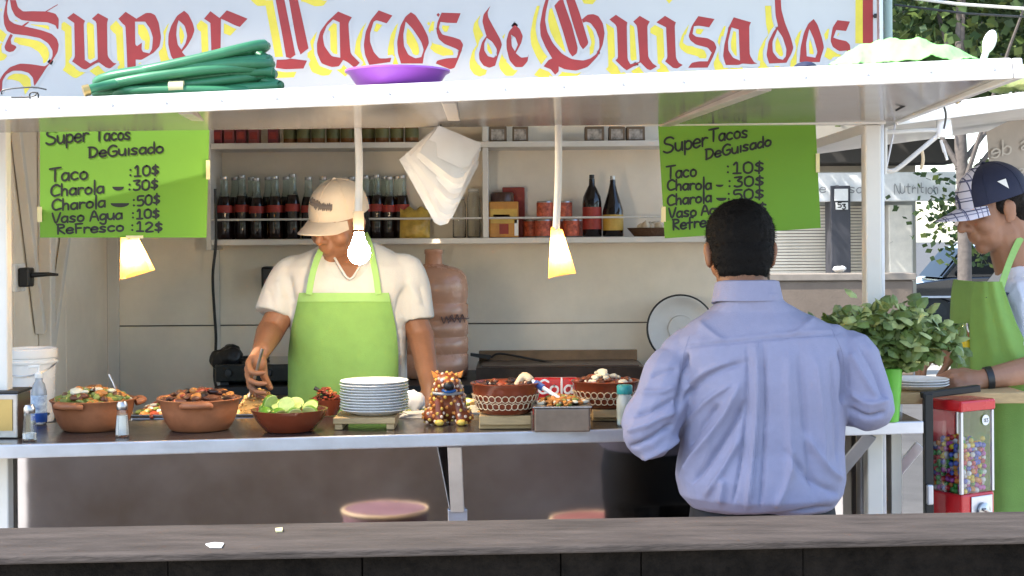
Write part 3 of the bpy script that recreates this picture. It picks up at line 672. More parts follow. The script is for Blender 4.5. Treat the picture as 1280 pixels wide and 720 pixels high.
def cap_hat(person, R, c, mdome, mbill, mpanel=None, s=1.0, scribble=None, sidemark=False):
    def L(p): return c + R @ (Vector(p)*s)
    def dome(a, t, k=1.0):      # a azimuth (0 = front), t 0 top .. 1 edge
        ph = t*PI/2*1.02; r = (.0865*k, .1085*k, .096*k)
        z = .047 + r[2]*math.cos(ph) - (.012*t**6)*(1 - .2*math.cos(a)); rr = math.sin(ph)
        y = -.010 + r[1]*rr*math.cos(a) + (.006*math.cos(a)*t if math.cos(a) > 0 else 0)
        return L((r[0]*rr*math.sin(a), y, z))
    NA = 48; mb = MB()
    for k, sg in ((1.0, 1), (.965, -1)):
        base = len(mb.v); vs = [dome(2*PI*i/NA, .02+.98*j/12, k) for j in range(13) for i in range(NA)]
        fs = [(j*NA+i, j*NA+(i+1) % NA, (j+1)*NA+(i+1) % NA, (j+1)*NA+i) for j in range(12) for i in range(NA)]
        fs.append(tuple(range(NA)))
        mb.add(vs, fs)
    n = 13*NA
    mb.add([], []); mb.f += [(12*NA+i, 12*NA+(i+1) % NA, n+12*NA+(i+1) % NA, n+12*NA+i) for i in range(NA)]; mb.mi += [0]*NA
    crown = mb.build('cap', mdome, person, smooth=True)
    if mpanel:
        g = MB().grid(lambda u, v: dome((u-.5)*1.25, .06+.94*v, 1.006+.004), 12, 10); g.build('front_panel', mpanel, crown, smooth=True)
    for a in np.arange(6)*PI/3 + .0:
        MB().tube([dome(a, t, 1.004) for t in np.linspace(.03, 1, 12)], .0012, 6).build('seam', mdome, crown, smooth=True)
    MB().ell(L((0,-.010,.145)), (.006,.006,.004)).build('button', mdome, crown, smooth=True)
    def bill(u, v):
        a = (u-.5)*2.0; e = dome(a, 1.0, 1.0)
        out = (R.inverted() @ (e-c))/s
        d = .078*math.cos((u-.5)*2.5)**.6 if abs(u-.5) < .49 else .0
        x = out.x*(1+.03*v); y = out.y + d*v + .002; z = out.z + .004 - .012*v - 2.6*(out.x*out.x)*(.5+v) 
        return L((x, y, z))
    MB().grid(bill, 20, 8, R @ Vector((0,0,-.003))).build('bill', mbill, crown, smooth=True)
    if scribble:
        sb = MB(); random.seed(11)
        pts = []
        for k in range(30):
            a = -.55 + k*.038; pts.append(dome(a, .74-.10*(a+.5)+(.075 if k % 2 else -.075)*(.6+.5*random.random()), 1.010))
        sb.tube(smooth_line(pts, 3), .0026, 6)
        sb.tube([dome(a, .74-.10*(a+.5), 1.008) for a in np.linspace(-.55,.60,12)], .0050, 6)
        sb.build('embroidery', scribble, crown, smooth=True, kind='stuff')
    if sidemark:
        for da, tt, w in ((-1.55, .80, .014), (-2.75, .70, .008)):
            o = [dome(da-.10*w/.014, tt+.07, 1.035), dome(da+.13*w/.014, tt-.10*w/.014, 1.035), dome(da-.14*w/.014, tt-.10*w/.014, 1.035)]
            MB().add(o, [(0,1,2)]).build('stitched_mark', M['plate'], crown)
    return crown
def legs(name, person, X, Y, ztop, mt, gap=.095, gz=0, facing=1):
    mb = MB(); sh = []
    mb.loft([ring(X, Y, z, hx, hy) for z, hx, hy in ((ztop, .165, .105), (ztop-.08, .175, .12), (ztop-.17, .17, .12))])
    for q in (-1, 1):
        mb.cap((X+q*gap*.9, Y, ztop-.12), (X+q*gap, Y, .52+gz), .088, .066); mb.cap((X+q*gap, Y, .52+gz), (X+q*gap*1.05, Y+.02*facing, .09+gz), .066, .052)
    me = remesh(mb, .009, 3); link_mesh(me, name, mt, person)
    for q in (-1, 1):
        m2 = MB(); m2.ell((X+q*gap*1.05, Y+.05*facing, .045+gz), (.048,.135,.045)); m2.box((X+q*gap*1.05-.042, Y+.05*facing-.125, gz+.001), (X+q*gap*1.05+.042, Y+.05*facing+.125, gz+.03))
        m2.build('shoe', M['leather'], person, smooth=True)

# ------------------------------------------------ customer, seen from behind
YCU = 3.46
cu = thing('person', 'person in a pale blue shirt leaning on the counter, seen from behind', 'person', (P(948,500,YCU).x, YCU, 0))
R, hc = head_matrix(P(925,316,YCU+.055), (0.02,.97,-.18))
mb = MB(); add_head(mb, R, hc, .98)
mb.cap(hc+Vector((0,-.03,-.06)), P(937,385,YCU), .056, .062)
sL, eL, wL = P(868,446,YCU), P(812,528,3.42), P(872,520,3.86)
sR, eR, wR = P(1030,440,YCU), P(1080,500,3.44), P(1000,508,3.88)
wL.z = wR.z = ZC+.045
for a, b, c in ((sL,eL,wL),(sR,eR,wR)): mb.cap(a, b, .045, .043); mb.cap(b, c, .043, .029)
add_hand(mb, wL, (.4,.8,-.05), (0,0,-1), -1, (.5,.5,.4)); add_hand(mb, wR, (-.4,.8,-.05), (0,0,-1), 1, (.5,.5,.4))
mb.loft(torso([(640,872,1038,YCU,.08),(560,862,1042,YCU,.09),(480,866,1042,YCU,.10),(440,872,1026,YCU,.08),(405,900,985,YCU,.05)]))
xh = P(952,640,YCU).x
for q in (-1,1): mb.cap((xh+q*.09, YCU, .88), (xh+q*.095, YCU, .5), .07, .05); mb.cap((xh+q*.095, YCU, .5), (xh+q*.1, YCU+.02, .08), .05, .04)
mb.cap((xh-.08,YCU,.9), (xh+.08,YCU,.9), .09, .09)
link_mesh(remesh(mb, .005, 4), 'body', M['skin'], cu)
# shirt
mb = MB()
mb.loft(torso([(637,880,1032,YCU-.005,.108),(631,862,1042,YCU-.015,.135),(616,849,1053,YCU-.02,.150),(596,844,1056,YCU-.015,.152),(560,850,1053,YCU-.01,.145),(510,853,1057,YCU-.01,.140),(470,848,1060,YCU-.01,.140),(440,838,1062,YCU-.005,.132),(420,842,1056,YCU,.120),(403,862,1030,YCU,.105),(388,884,1000,YCU,.088),(374,900,976,YCU-.012,.078),(364,901,973,YCU-.016,.076)], 2.3))
def sleeve(a, b, c, ra, rb, rc):
    mb.cap(a, b, ra, rb, 20); mb.cap(b, c, rb, rc, 20)
sleeve(P(862,446,YCU), eL, wL-(wL-eL)*.1, .070, .066, .045); sleeve(P(1036,440,YCU), eR, wR-(wR-eR)*.1, .070, .066, .045)
mb.ell(P(806,546,3.40), (.050,.06,.046)); mb.ell(P(1086,508,3.41), (.058,.06,.05)); mb.cap(P(840,470,3.44), P(812,540,3.40), .07, .064); mb.cap(P(1062,450,3.45), P(1084,505,3.42), .07, .064)
me = remesh(mb, .0042, 7)
CR = [([(852,434),(900,430),(960,424),(1052,416)], 2.2, -.0035), ([(852,429),(900,425),(960,419),(1052,411)], 3, .002),
 ([(944,428),(946,500),(940,580),(934,636)], 5, .010), ([(954,428),(957,500),(954,580),(950,636)], 2.5, -.007), ([(934,430),(934,500),(926,580),(916,630)], 2.5, -.006),
 ([(848,600),(872,566),(905,520),(925,478)], 7, .012), ([(862,606),(888,575),(915,535),(932,500)], 5, -.011), ([(880,622),(905,585),(926,545)], 6, .009), ([(860,560),(880,530),(900,505)], 5, -.008),
 ([(853,505),(872,480),(900,462),(935,452)], 5, -.008), ([(853,490),(880,466),(915,452)], 5, .007), ([(856,532),(885,500),(915,480)], 5, .007),
 ([(1000,440),(1004,500),(1010,560),(1018,620)], 7, -.008), ([(985,440),(986,520),(990,600)], 7, .007), ([(1018,445),(1026,510),(1030,580)], 6, .007), ([(1040,450),(1046,520),(1046,580)], 5, -.006),
 ([(1054,600),(1030,580),(1005,540)], 6, .008), ([(1050,618),(1015,600),(980,560)], 6, -.008), ([(970,636),(985,600),(990,560)], 5, .007), ([(900,630),(905,600)], 6, .008),
 ([(846,515),(854,470),(858,440)], 4, -.014), ([(1054,505),(1056,465),(1050,435)], 4, -.014),
 ([(786,560),(812,548),(842,530)], 4, -.011), ([(783,540),(812,530),(846,512)], 5, .009), ([(790,520),(818,512),(845,498)], 4, -.009), ([(800,572),(828,560),(848,545)], 4, .010), ([(800,490),(826,490),(845,482)], 5, .007), ([(812,470),(830,465),(848,462)], 4, -.006),
 ([(1062,440),(1078,470),(1098,500)], 5, .008), ([(1075,430),(1095,465),(1108,500)], 5, -.008), ([(1060,510),(1085,522),(1108,515)], 4, -.010), ([(1062,490),(1085,505),(1112,500)], 5, .008),
 ([(870,400),(895,420),(905,426)], 5, .004), ([(1020,395),(1000,412),(985,420)], 5, .004), ([(850,640),(950,648),(1040,634)], 4, -.01)]
creases(me, [(a, b*.75, c*1.5) for a, b, c in CR], .0032, 15)
shirt_m = mat('pale_blue_shirt', (.262,.258,.36), .8, var=.05, scale=60, bump=.2, bscale=400)
sh = link_mesh(me, 'shirt', shirt_m, cu)
cn = P(934,362,YCU-.012)
def collar(z0, z1, k, m):
    rows = [(z0, k+.002, .0), (z1, k-.007, .004), (z1+.002, k-.012, .004), (z0, k-.008, 0)]
    pts = []; NA = 40
    mbc = MB(); vs = []
    for dz, rr, dy in rows:
        for i in range(NA):
            a = 2*PI*i/NA; vs.append(cn + Vector((rr*1.0*math.cos(a), rr*1.02*math.sin(a)+dy, dz - .012*math.sin(a)+.003*math.cos(2*a))))
    fs = [(j*NA+i, j*NA+(i+1) % NA, ((j+1) % 4)*NA+(i+1) % NA, ((j+1) % 4)*NA+i) for j in range(4) for i in range(NA)]
    return mbc.add(vs, fs)
collar(-.032, .013, .0815, 0).build('collar', shirt_m, sh, smooth=True)
# yoke and armhole seams
bvh_pts = [([(856,436),(900,431),(960,425),(1048,417)], 'yoke_seam'), ([(862,420),(853,450),(851,490)], 'armhole_seam'), ([(1040,412),(1054,445),(1056,490)], 'armhole_seam'), ([(947,428),(949,500),(944,580),(940,622)], 'pleat_seam')]
from mathutils.bvhtree import BVHTree
orgc = origin_of(cu); bt_ = BVHTree.FromPolygons([v.co+orgc for v in sh.data.vertices], [p.vertices for p in sh.data.polygons])
for ln_, nm_ in bvh_pts:
    out_ = []
    for q_ in smooth_line([(a, b, 0) for a, b in ln_], 12):
        d_ = (P(q_.x, q_.y, 3.0)-Vector((0,0,CZ))).normalized(); h_ = bt_.ray_cast(Vector((0,0,CZ)), d_)
        if h_[0] is not None: out_.append(h_[0])
    if len(out_) > 3: MB().tube(out_, .0013, 5).build(nm_, shirt_m, sh, smooth=True)
legs('trousers', cu, P(952,650,YCU).x, YCU-.01, P(952,624,YCU).z, M['trouser'])
bz = P(950,640,YCU).z
MB().loft([ring(P(952,640,YCU).x, YCU-.01, z, .170, .113) for z in (bz-.045, bz-.012)]).build('belt', M['leather'], cu, smooth=True)
# hair
def hair(person, hc, R, prims, mt, nb, length, seed, lim):
    mb = MB()
    for p, r in prims: mb.ell(hc + R @ Vector(p), r, R, 20, 14)
    me = remesh(mb, .0045, 3)
    N = len(me.vertices)
    for v in me.vertices: v.co += v.normal*(.0022*mnoise.noise(v.co*70)+.0018*mnoise.noise(v.co*160))
    me.update()
    ob = link_mesh(me, 'hair', mt, person)
    rnd = random.Random(seed); st = MB(); org = origin_of(person)
    vs = [v for v in me.vertices]
    for _ in range(nb):
        v = rnd.choice(vs); p = v.co + org; n = v.normal
        dirn = (n*.7 + Vector((rnd.uniform(-1,1), rnd.uniform(-1,1), -.9+rnd.uniform(-.6,.6)))*.7).normalized(); l = length*rnd.uniform(.5,1.2)
        s_ = dirn.orthogonal().normalized()*.0006
        st.add([p-n*.002-s_, p-n*.002+s_, p+dirn*l], [(0,1,2)])
    st.build('hair_strands', mt, person, kind='stuff')
    return ob
hair(cu, hc, R, [((0,-.016,.040),(.081,.098,.086)), ((0,-.045,-.012),(.073,.066,.062)), ((0,-.05,-.045),(.062,.052,.042)), ((0,.01,.055),(.078,.09,.072))], M['hair'], 6000, .009, 3, 0)

# ------------------------------------------------ cook in the hatch
YCH = 4.40
ck = thing('person', 'person cooking in a beige cap and white tee with green apron', 'person', (P(435,400,YCH).x, YCH, .11))
R, hc = head_matrix(P(424,279,YCH-.05), (-.46,-.80,-.32), math.radians(-4))
mb = MB(); add_head(mb, R, hc, .93)
mb.cap(hc+Vector((0.01,.03,-.06)), P(437,335,YCH+.01), .055, .062)
sL, eL, wL = P(376,348,YCH), P(337,416,YCH-.06), P(327,438,4.14)
sR, eR, wR = P(496,346,YCH), P(526,420,YCH-.01), P(538,486,4.24)
for a, b, c in ((sL,eL,wL),(sR,eR,wR)): mb.cap(a, b, .045, .040); mb.cap(b, c, .041, .027)
add_hand(mb, wL, (P(311,466,4.08)-wL), (.75,-.25,-.25), -1, (.55,.75,.5), .8, .98)
add_hand(mb, wR, (0,-.5,-.85), (0,.8,-.2), 1, (.3,.4,.3))
mb.loft(torso([(640,372,502,YCH,.10),(520,372,502,YCH,.11),(420,374,500,YCH,.10),(356,378,494,YCH,.08),(330,405,468,YCH,.05)]))
xh = P(436,600,YCH).x
for q in (-1,1): mb.cap((xh+q*.09, YCH, .95), (xh+q*.095, YCH, .6), .07, .05); mb.cap((xh+q*.095, YCH, .6), (xh+q*.1, YCH-.02, .19), .05, .04)
link_mesh(remesh(mb, .0045, 3), 'body', M['skin'], ck)
eyes_and_brows(R, hc, ck, M['hair'], .93)
hair(ck, hc, R, [((0,-.023,.028),(.073,.083,.069)), ((0,-.046,-.018),(.067,.056,.051))], M['hair'], 1200, .007, 5, 0)
beige = mat('beige_cap_cloth', (.50,.41,.31), .85, var=.1, bump=.15, bscale=250)
cap_hat(ck, R, hc, beige, beige, s=.93, scribble=mat('grey_thread', (.12,.10,.09), .8))
mb = MB()
mb.loft(torso([(660,360,512,YCH,.15),(560,360,512,YCH,.15),(470,364,509,YCH,.145),(420,364,509,YCH,.135),(380,360,512,YCH,.13),(352,350,518,YCH,.122),(334,352,518,YCH+.005,.108),(322,366,506,YCH+.01,.092),(312,388,486,YCH+.015,.078),(303,404,470,YCH+.02,.064)], 2.3))
flare(mb, [P(386,340,YCH), P(366,345,YCH), P(352,366,YCH-.02), P(341,394,YCH-.045)], [.05,.062,.058,.056]); flare(mb, [P(488,338,YCH), P(506,343,YCH), P(516,368,YCH-.005), P(521,400,YCH-.01)], [.05,.062,.057,.054])
me = remesh(mb, .006, 4)
creases(me, [([(505,360),(495,400),(500,450)], 4, -.010), ([(500,395),(510,402)], 3, .006), ([(497,425),(510,430)], 3, -.006), ([(497,410),(508,414)], 2.5, -.006), ([(497,440),(508,446)], 2.5, .006),
  ([(345,350),(352,372)], 4, .006), ([(335,360),(343,385)], 3, -.006), ([(360,345),(366,380)], 4, -.010), ([(510,350),(524,380)], 4, .006), ([(525,355),(532,385)], 3, -.006), ([(437,350),(420,362)], 4, .004), ([(440,352),(455,362)], 4, -.004), ([(405,325),(415,345),(432,352)], 3, .005), ([(466,318),(458,340),(440,352)], 3, .005)], .003, 15)
tee = link_mesh(me, 'tee_shirt', M['tee'], ck)
# skin in the V of the neckline
def chestY(px, py, off): 
    x = P(px, py, YCH).x; xc = P(436, py, YCH).x; w = .178
    return YCH - .137*max(0, 1-abs((x-xc)/w)**2.3)**(1/2.3) - off
vn = [(416,318),(424,332),(437,349),(449,334),(458,316),(437,308)]
vdep = {308:.045,316:.07,318:.07,332:.108,334:.108,349:.127}
MB().prism([[P(a, b, YCH-vdep[b]-.008) for a, b in vn]], (0,.02,0)).build('neckline_skin', M['skin'], tee)
MB().tube(smooth_line([P(a, b, YCH-vdep[b]-.009) for a, b in ((416,318),(424,332),(437,349),(449,334),(458,316))], 3), .0035, 8).build('neckband', M['tee'], tee, smooth=True)
def apron_sheet(rows, xc_px, Yc, w, hy, off, pw=2.3, nu=28, nv=36, amp=.017):
    ys = [r[0] for r in rows]
    def f(u, v):
        py = ys[0] + (ys[-1]-ys[0])*v
        a = np.interp(py, ys, [r[1] for r in rows]); b = np.interp(py, ys, [r[2] for r in rows])
        px = a+(b-a)*u; x = P(px, py, Yc-hy).x; xc = P(xc_px, py, Yc-hy).x
        y = Yc - hy*max(.0, 1-abs((x-xc)/w)**pw)**(1/pw) - off - amp*(math.sin(u*9+v*2)+.6*math.sin(u*21+1))*v*.8 - .004*math.sin(u*5+v*7)
        return P(px, py, y)
    return f, nu, nv
f, nu, nv = apron_sheet([(366,374,486),(385,370,490),(410,364,495),(440,360,498),(500,360,498),(760,352,506)], 436, YCH, .176, .148, .014)
ap = MB().grid(f, nu, nv, (0,.003,0)).build('apron', M['apron'], ck, smooth=True)
MB().grid(lambda u, v: f(u, v*.028) + Vector((0,-.003,0)), 28, 1, (0,.002,0)).build('apron_hem', M['apron2'], ap, smooth=True)
def strap(pts, w, parent, m):
    pts = smooth_line(pts, 5)
    L = MB(); n = len(pts)
    vs = []
    for i, p in enumerate(pts):
        d = (pts[min(i+1,n-1)]-pts[max(i-1,0)]).normalized(); s_ = d.cross(Vector((0,-1,0))).normalized()
        vs += [p-s_*w/2, p+s_*w/2, p+s_*w/2+Vector((0,.003,0)), p-s_*w/2+Vector((0,.003,0))]
    fs = []
    for i in range(n-1):
        for k in range(4): kk = (k+1) % 4; fs.append((i*4+k, i*4+kk, i*4+4+kk, i*4+4+k))
    L.add(vs, fs).build('neck_strap', m, parent, smooth=False)
strap([P(386,368,YCH-.156), P(390,345,YCH-.150), P(396,325,YCH-.125), P(404,308,YCH-.085), P(414,298,YCH-.03)], .018, ap, M['apron2'])
strap([P(473,368,YCH-.156), P(470,345,YCH-.152), P(466,325,YCH-.13), P(462,306,YCH-.09), P(456,292,YCH-.03)], .018, ap, M['apron2'])
legs('trousers', ck, P(436,600,YCH).x, YCH, 1.02, M['trouser'], gz=.11, facing=-1)

# ------------------------------------------------ second cook at the side counter
YC2 = 4.42
c2 = thing('person', 'person in a navy and plaid cap and green apron working at the side counter', 'person', (P(1275,500,YC2).x, YC2, 0))
R, hc = head_matrix(P(1243,263,YC2-.03), (-.92,-.16,-.30), math.radians(0))
mb = MB(); add_head(mb, R, hc)
mb.cap(hc+Vector((.03,0,-.06)), P(1272,340,YC2), .057, .065)
sN, eN, wN = P(1288,386,YC2-.14), P(1308,458,YC2-.20), P(1230,474,4.14)
sF, eF, wF = P(1262,376,YC2+.16), P(1236,452,YC2+.17), P(1190,436,YC2+.10)
for a, b, c in ((sN,eN,wN),(sF,eF,wF)): mb.cap(a, b, .052, .044); mb.cap(b, c, .044, .029)
add_hand(mb, wN, (-1,0,-.02), (-.1,.6,-.7), -1, (.75,1.0,.8), .7, 1.0)
add_hand(mb, wF, (-1,-.2,-.3), (0,0,-1), 1, (.6,.7,.5), .6, 1.0)
mb.loft(torso([(640,1236,1310,YC2,.14),(520,1236,1310,YC2,.14),(420,1236,1312,YC2,.15),(370,1242,1316,YC2,.15),(348,1255,1305,YC2,.09)]))
xh = P(1275,600,YC2).x
for q in (-1,1): mb.cap((xh, YC2+q*.09, .95), (xh, YC2+q*.095, .5), .07, .05); mb.cap((xh, YC2+q*.095, .5), (xh, YC2+q*.1, .08), .05, .04)
link_mesh(remesh(mb, .0045, 3), 'body', M['skin2'], c2)
eyes_and_brows(R, hc, c2, M['hair2'])
hair(c2, hc, R, [((0,-.03,.03),(.079,.088,.072)), ((0,-.058,-.012),(.072,.052,.055)), ((-.066,.005,.018),(.014,.02,.028)), ((.066,.005,.018),(.014,.02,.028))], M['hair2'], 2500, .009, 6, 0)
def plaid_mat():
    m = bpy.data.materials.new('plaid_cloth'); m.use_nodes = True; n = m.node_tree.nodes; l = m.node_tree.links; b = n['Principled BSDF']; b.inputs['Roughness'].default_value = .8
    tc = n.new('ShaderNodeTexCoord'); mp = n.new('ShaderNodeMapping'); mp.inputs['Rotation'].default_value = (PI/2, 0, .2); l.new(tc.outputs['Object'], mp.inputs[0])
    base = None
    prev = (.62,.62,.74,1)
    for sc_, ms, colr in ((34, .12, (.06,.07,.16,1)), (21, .06, (.16,.17,.30,1))):
        br = n.new('ShaderNodeTexBrick'); br.offset = 0; br.inputs['Scale'].default_value = sc_; br.inputs['Mortar Size'].default_value = ms*.5
        br.inputs['Brick Width'].default_value = 1; br.inputs['Row Height'].default_value = 1; br.inputs['Mortar'].default_value = colr
        for k in ('Color1','Color2'):
            if base is None: br.inputs[k].default_value = prev
            else: l.new(base, br.inputs[k])
        l.new(mp.outputs[0], br.inputs['Vector']); base = br.outputs['Color']
    l.new(base, b.inputs['Base Color']); return m
plaid = plaid_mat()
cap_hat(c2, R, hc, M['navy'], plaid, mpanel=plaid, sidemark=True)
mb = MB()
mb.loft(torso([(660,1224,1320,YC2,.17),(560,1224,1320,YC2,.17),(470,1222,1320,YC2,.18),(410,1220,1324,YC2,.19),(376,1226,1326,YC2,.19),(358,1236,1322,YC2,.165),(344,1246,1310,YC2,.12),(332,1252,1300,YC2,.075)], 2.3))
flare(mb, [P(1275,372,YC2-.10), P(1290,384,YC2-.14), P(1300,436,YC2-.18)], [.06,.072,.068]); mb.cap(sF, P(1250,420,YC2+.17), .07, .062, 20)
me = remesh(mb, .006, 4); creases(me, [([(1262,380),(1272,410)], 5, -.008), ([(1245,350),(1262,372)], 4, .006), ([(1270,350),(1280,380)], 4, .006)], .003, 15)
tee2 = link_mesh(me, 'tee_shirt', M['tee2'], c2)
MB().prism([[P(a, b, YC2-.185-(.004 if b > 360 else 0)) for a, b in ((1232,372),(1250,364),(1262,366),(1258,372),(1244,376))]], (0,.004,0)).build('shirt_print', M['navy'], tee2)
rows2 = [(352,1216,1252),(366,1213,1256),(400,1211,1268),(430,1212,1282),(480,1212,1318),(760,1210,1330)]
def f2(u, v):
    py = 352 + (760-352)*v; a = np.interp(py, [r[0] for r in rows2], [r[1] for r in rows2]); b = np.interp(py, [r[0] for r in rows2], [r[2] for r in rows2])
    Yc = YC2; hy = .192; xc = P(1272, py, Yc).x; w = .150
    if u < .2:       # wraps round the front of the body
        t = (.2-u)/.2; x = P(a, py, Yc-.06).x - .004*math.sin(t*PI); y = Yc-.09 + t*.22
    else:
        px = a + (b-a)*(u-.2)/.8; x = P(px, py, Yc-.17).x; k = (u-.2)/.8
        y = Yc - .09 - (hy-.07)*math.sin(min(1, k*1.25)*PI/2)**.8
        y -= .005*math.sin(k*8+v*6)*min(1, v*3) + .003*math.sin(k*17+2)
        return P(px, py, y)
    return Vector((x, y, P(a, py, Yc-.1).z))
ap2 = MB().grid(f2, 34, 40, (.003,.003,0)).build('apron', M['apron'], c2, smooth=True)
strap([P(1250,364,YC2-.205), P(1257,342,YC2-.165), P(1266,318,YC2-.10), P(1277,296,YC2-.075), P(1288,284,YC2-.02)], .020, ap2, M['apron2'])
MB().loft([[wN + (eN-wN).normalized()*d + (Vector((0,1,0))*math.cos(a)*.033 + (eN-wN).normalized().cross(Vector((0,1,0)))*math.sin(a)*.036) for a in np.linspace(0, 2*PI, 20, endpoint=False)] for d in (.004, .026)]).build('wristband', M['black'], c2, smooth=True)
legs('trousers', c2, P(1275,600,YC2).x, YC2, 1.0, M['trouser'], gap=.09)
#@@PART3

ORDN = ['first','second','third','fourth','fifth','sixth','seventh','eighth','ninth','tenth','eleventh','twelfth','thirteenth','fourteenth']
# ================================================================== THINGS ON THE COUNTER
def place(px, py, r=0, z=ZC):
    p = onZ(px, py, z); y = p.y + r; return Vector((P(px, py, y).x, y, z))
def chunks(mb, rnd, c, rx, ry, n, size, cols, dome=.02, flat=.6):
    for _ in range(n):
        a = rnd.uniform(0, 2*PI); q = math.sqrt(rnd.random()); s = size*rnd.uniform(.6, 1.3)
        p = c + Vector((rx*q*math.cos(a), ry*q*math.sin(a), dome*(1-q*q)+rnd.uniform(0, .006)))
        R = Matrix.Rotation(rnd.uniform(0, 6), 3, 'Z') @ Matrix.Rotation(rnd.uniform(-.7, .7), 3, 'X')
        mb.cur = rnd.choice(cols); mb.ell(p, (s, s*rnd.uniform(.4, .8), s*flat*rnd.uniform(.5, 1)), R, 8, 5)
    mb.cur = 0
FOODS = [M['orangefood'], M['greenveg'], M['darkchili'], M['palecheese'], M['redstew'], M['brownstew'], M['rice']]
def clay_pot(px, py, r, h, label, handles, cols, seed, m, dome, chunk, rings=False, z=ZC, group='clay cooking pots on the counter'):
    p = place(px, py, r*.7, z)
    t = thing('clay_pot', label, 'pot', p, group)
    body = MB().lathe([(0,.0005),(r*.66,.0005),(r*.74,.004),(r*.86,h*.3),(r*.95,h*.65),(r*.985,h*.92),(r*1.03,h*.97),(r*1.04,h),(r*1.0,h*1.02),(r*.94,h*.96),(r*.88,h*.6),(0,h*.5)], p, 44).build('pot_body', m, t, smooth=True)
    for a in handles:
        d = Vector((math.cos(a), math.sin(a), 0)); s_ = Vector((-d.y, d.x, 0)); c0 = p + d*r*.97 + Vector((0,0,h*.86))
        pts = [c0 - s_*.034, c0 - s_*.026 + d*.016 + Vector((0,0,.004)), c0 + d*.024 + Vector((0,0,.004)), c0 + s_*.026 + d*.016 + Vector((0,0,.004)), c0 + s_*.034]
        MB().tube(smooth_line(pts, 4), .0085, 10).build('handle', m, t, smooth=True)
    rnd = random.Random(seed); f = MB(); f.cur = cols[0]
    f.lathe([(r*.93, h*.90), (r*.6, h*.92+dome*.5), (0, h*.92+dome*.8)], p, 24, close=False)
    chunks(f, rnd, p+Vector((0,0,h*.92)), r*.86, r*.86, chunk, r*.15, cols, dome)
    f.build('food', FOODS, t, smooth=True, kind='stuff')
    if rings:
        g = MB(); n = 30
        for row in (0, 1):
            for k in range(n):
                a = 2*PI*(k+.5*row)/n; zz = h*(.30+.24*row); rr = r*(.865+.075*row)+.0015
                c = p + Vector((rr*math.cos(a), rr*math.sin(a), zz)); ta = Vector((-math.sin(a), math.cos(a), 0)); up_ = Vector((math.cos(a)*.25, math.sin(a)*.25, 1)).normalized()
                g.tube([c + ta*.0085*math.cos(b) + up_*.0085*math.sin(b) for b in np.linspace(0, 2*PI, 12, endpoint=False)], .0012, 5, closed=True)
        g.build('painted_rings', M['cream'], body, smooth=True, kind='stuff')
    return t, p
t1, p1 = clay_pot(117, 541.5, .104, .078, 'terracotta pot heaped with green nopales and carrot beside the salt shakers', (-1.9, .4), [1,1,1,0,0,5,3], 1, M['clay'], .03, 130)
sp = p1 + Vector((.055,.03,.08))
def spoon(a, b, name, label, m, bowl=True, r=.003, cat='spoon'):
    a, b = Vector(a), Vector(b); t = thing(name, label, cat, a)
    MB().tube([a, a.lerp(b,.5)+Vector((0,0,.004)), b], [r*.9, r, r*1.5], 8).build('handle', m, t, smooth=True)
    if bowl: MB().ell(a, (.018,.022,.006)).build('spoon_bowl', m, t, smooth=True)
    return t
spoon(sp, P(137,468,p1.y+.05), 'serving_spoon', 'steel spoon standing in the pot of green nopales', M['steel2'])
t2, p2 = clay_pot(250, 541.5, .101, .080, 'terracotta pot of dark red chilli stew with pinched handles', (-1.45, 2.6), [5,5,4,2,0], 2, M['clay'], .022, 90)
MB().ell(P(246,497,p2.y), (.022,.02,.014)).build('dark_chilli', M['darkchili'], t2, smooth=True)
# lime bowl
pb_ = place(362, 543, .062)
lb = thing('clay_bowl', 'shallow red brown clay bowl filled with cut limes', 'bowl', pb_)
MB().lathe([(0,.0005),(.055,.0005),(.062,.004),(.084,.03),(.094,.052),(.096,.056),(.091,.056),(.08,.035),(.05,.012),(0,.01)], pb_, 40).build('bowl_body', M['clayd'], lb, smooth=True)
def lime_half(p, R, label, grp):
    t = thing('cut_lime', label, 'lime', p, grp); r = .021
    MB().lathe([(0,-r*.95),(r*.5,-r*.82),(r*.85,-r*.5),(r,0)], p, 16, R=R).build('peel', M['limeskin'], t, smooth=True)
    MB().lathe([(r*.985,.0003),(r*.93,.0015),(r*.3,.001),(0,.0008)], p, 16, R=R, close=False).build('flesh', M['limeflesh'], t, smooth=True)
rnd = random.Random(8)
spots = [(-.055,-.03,.045),(-.02,-.05,.045),(.02,-.05,.045),(.055,-.03,.047),(-.06,.015,.05),(-.025,0,.062),(.012,-.01,.063),(.05,.01,.06),(-.03,.045,.056),(.01,.04,.066),(.05,.045,.055),(-.003,-.03,.07),(-.045,-.008,.072)]
for i, (a, b, c) in enumerate(spots):
    faceup = i in (5, 6, 9, 11, 7)
    R = Matrix.Rotation(rnd.uniform(0,6), 3, 'Z') @ Matrix.Rotation(rnd.uniform(1.9,2.6) if not faceup else rnd.uniform(-.5,.2), 3, 'X')
    if faceup: R = Matrix.Rotation(rnd.uniform(.5,1.1), 3, 'X') @ Matrix.Rotation(rnd.uniform(-.3,.3), 3, 'Y')
    lime_half(pb_+Vector((a,b,c)), R, 'halved lime showing pale flesh in the clay bowl' if faceup else 'halved lime lying peel side up in the clay bowl', 'limes showing flesh' if faceup else 'limes peel side up')
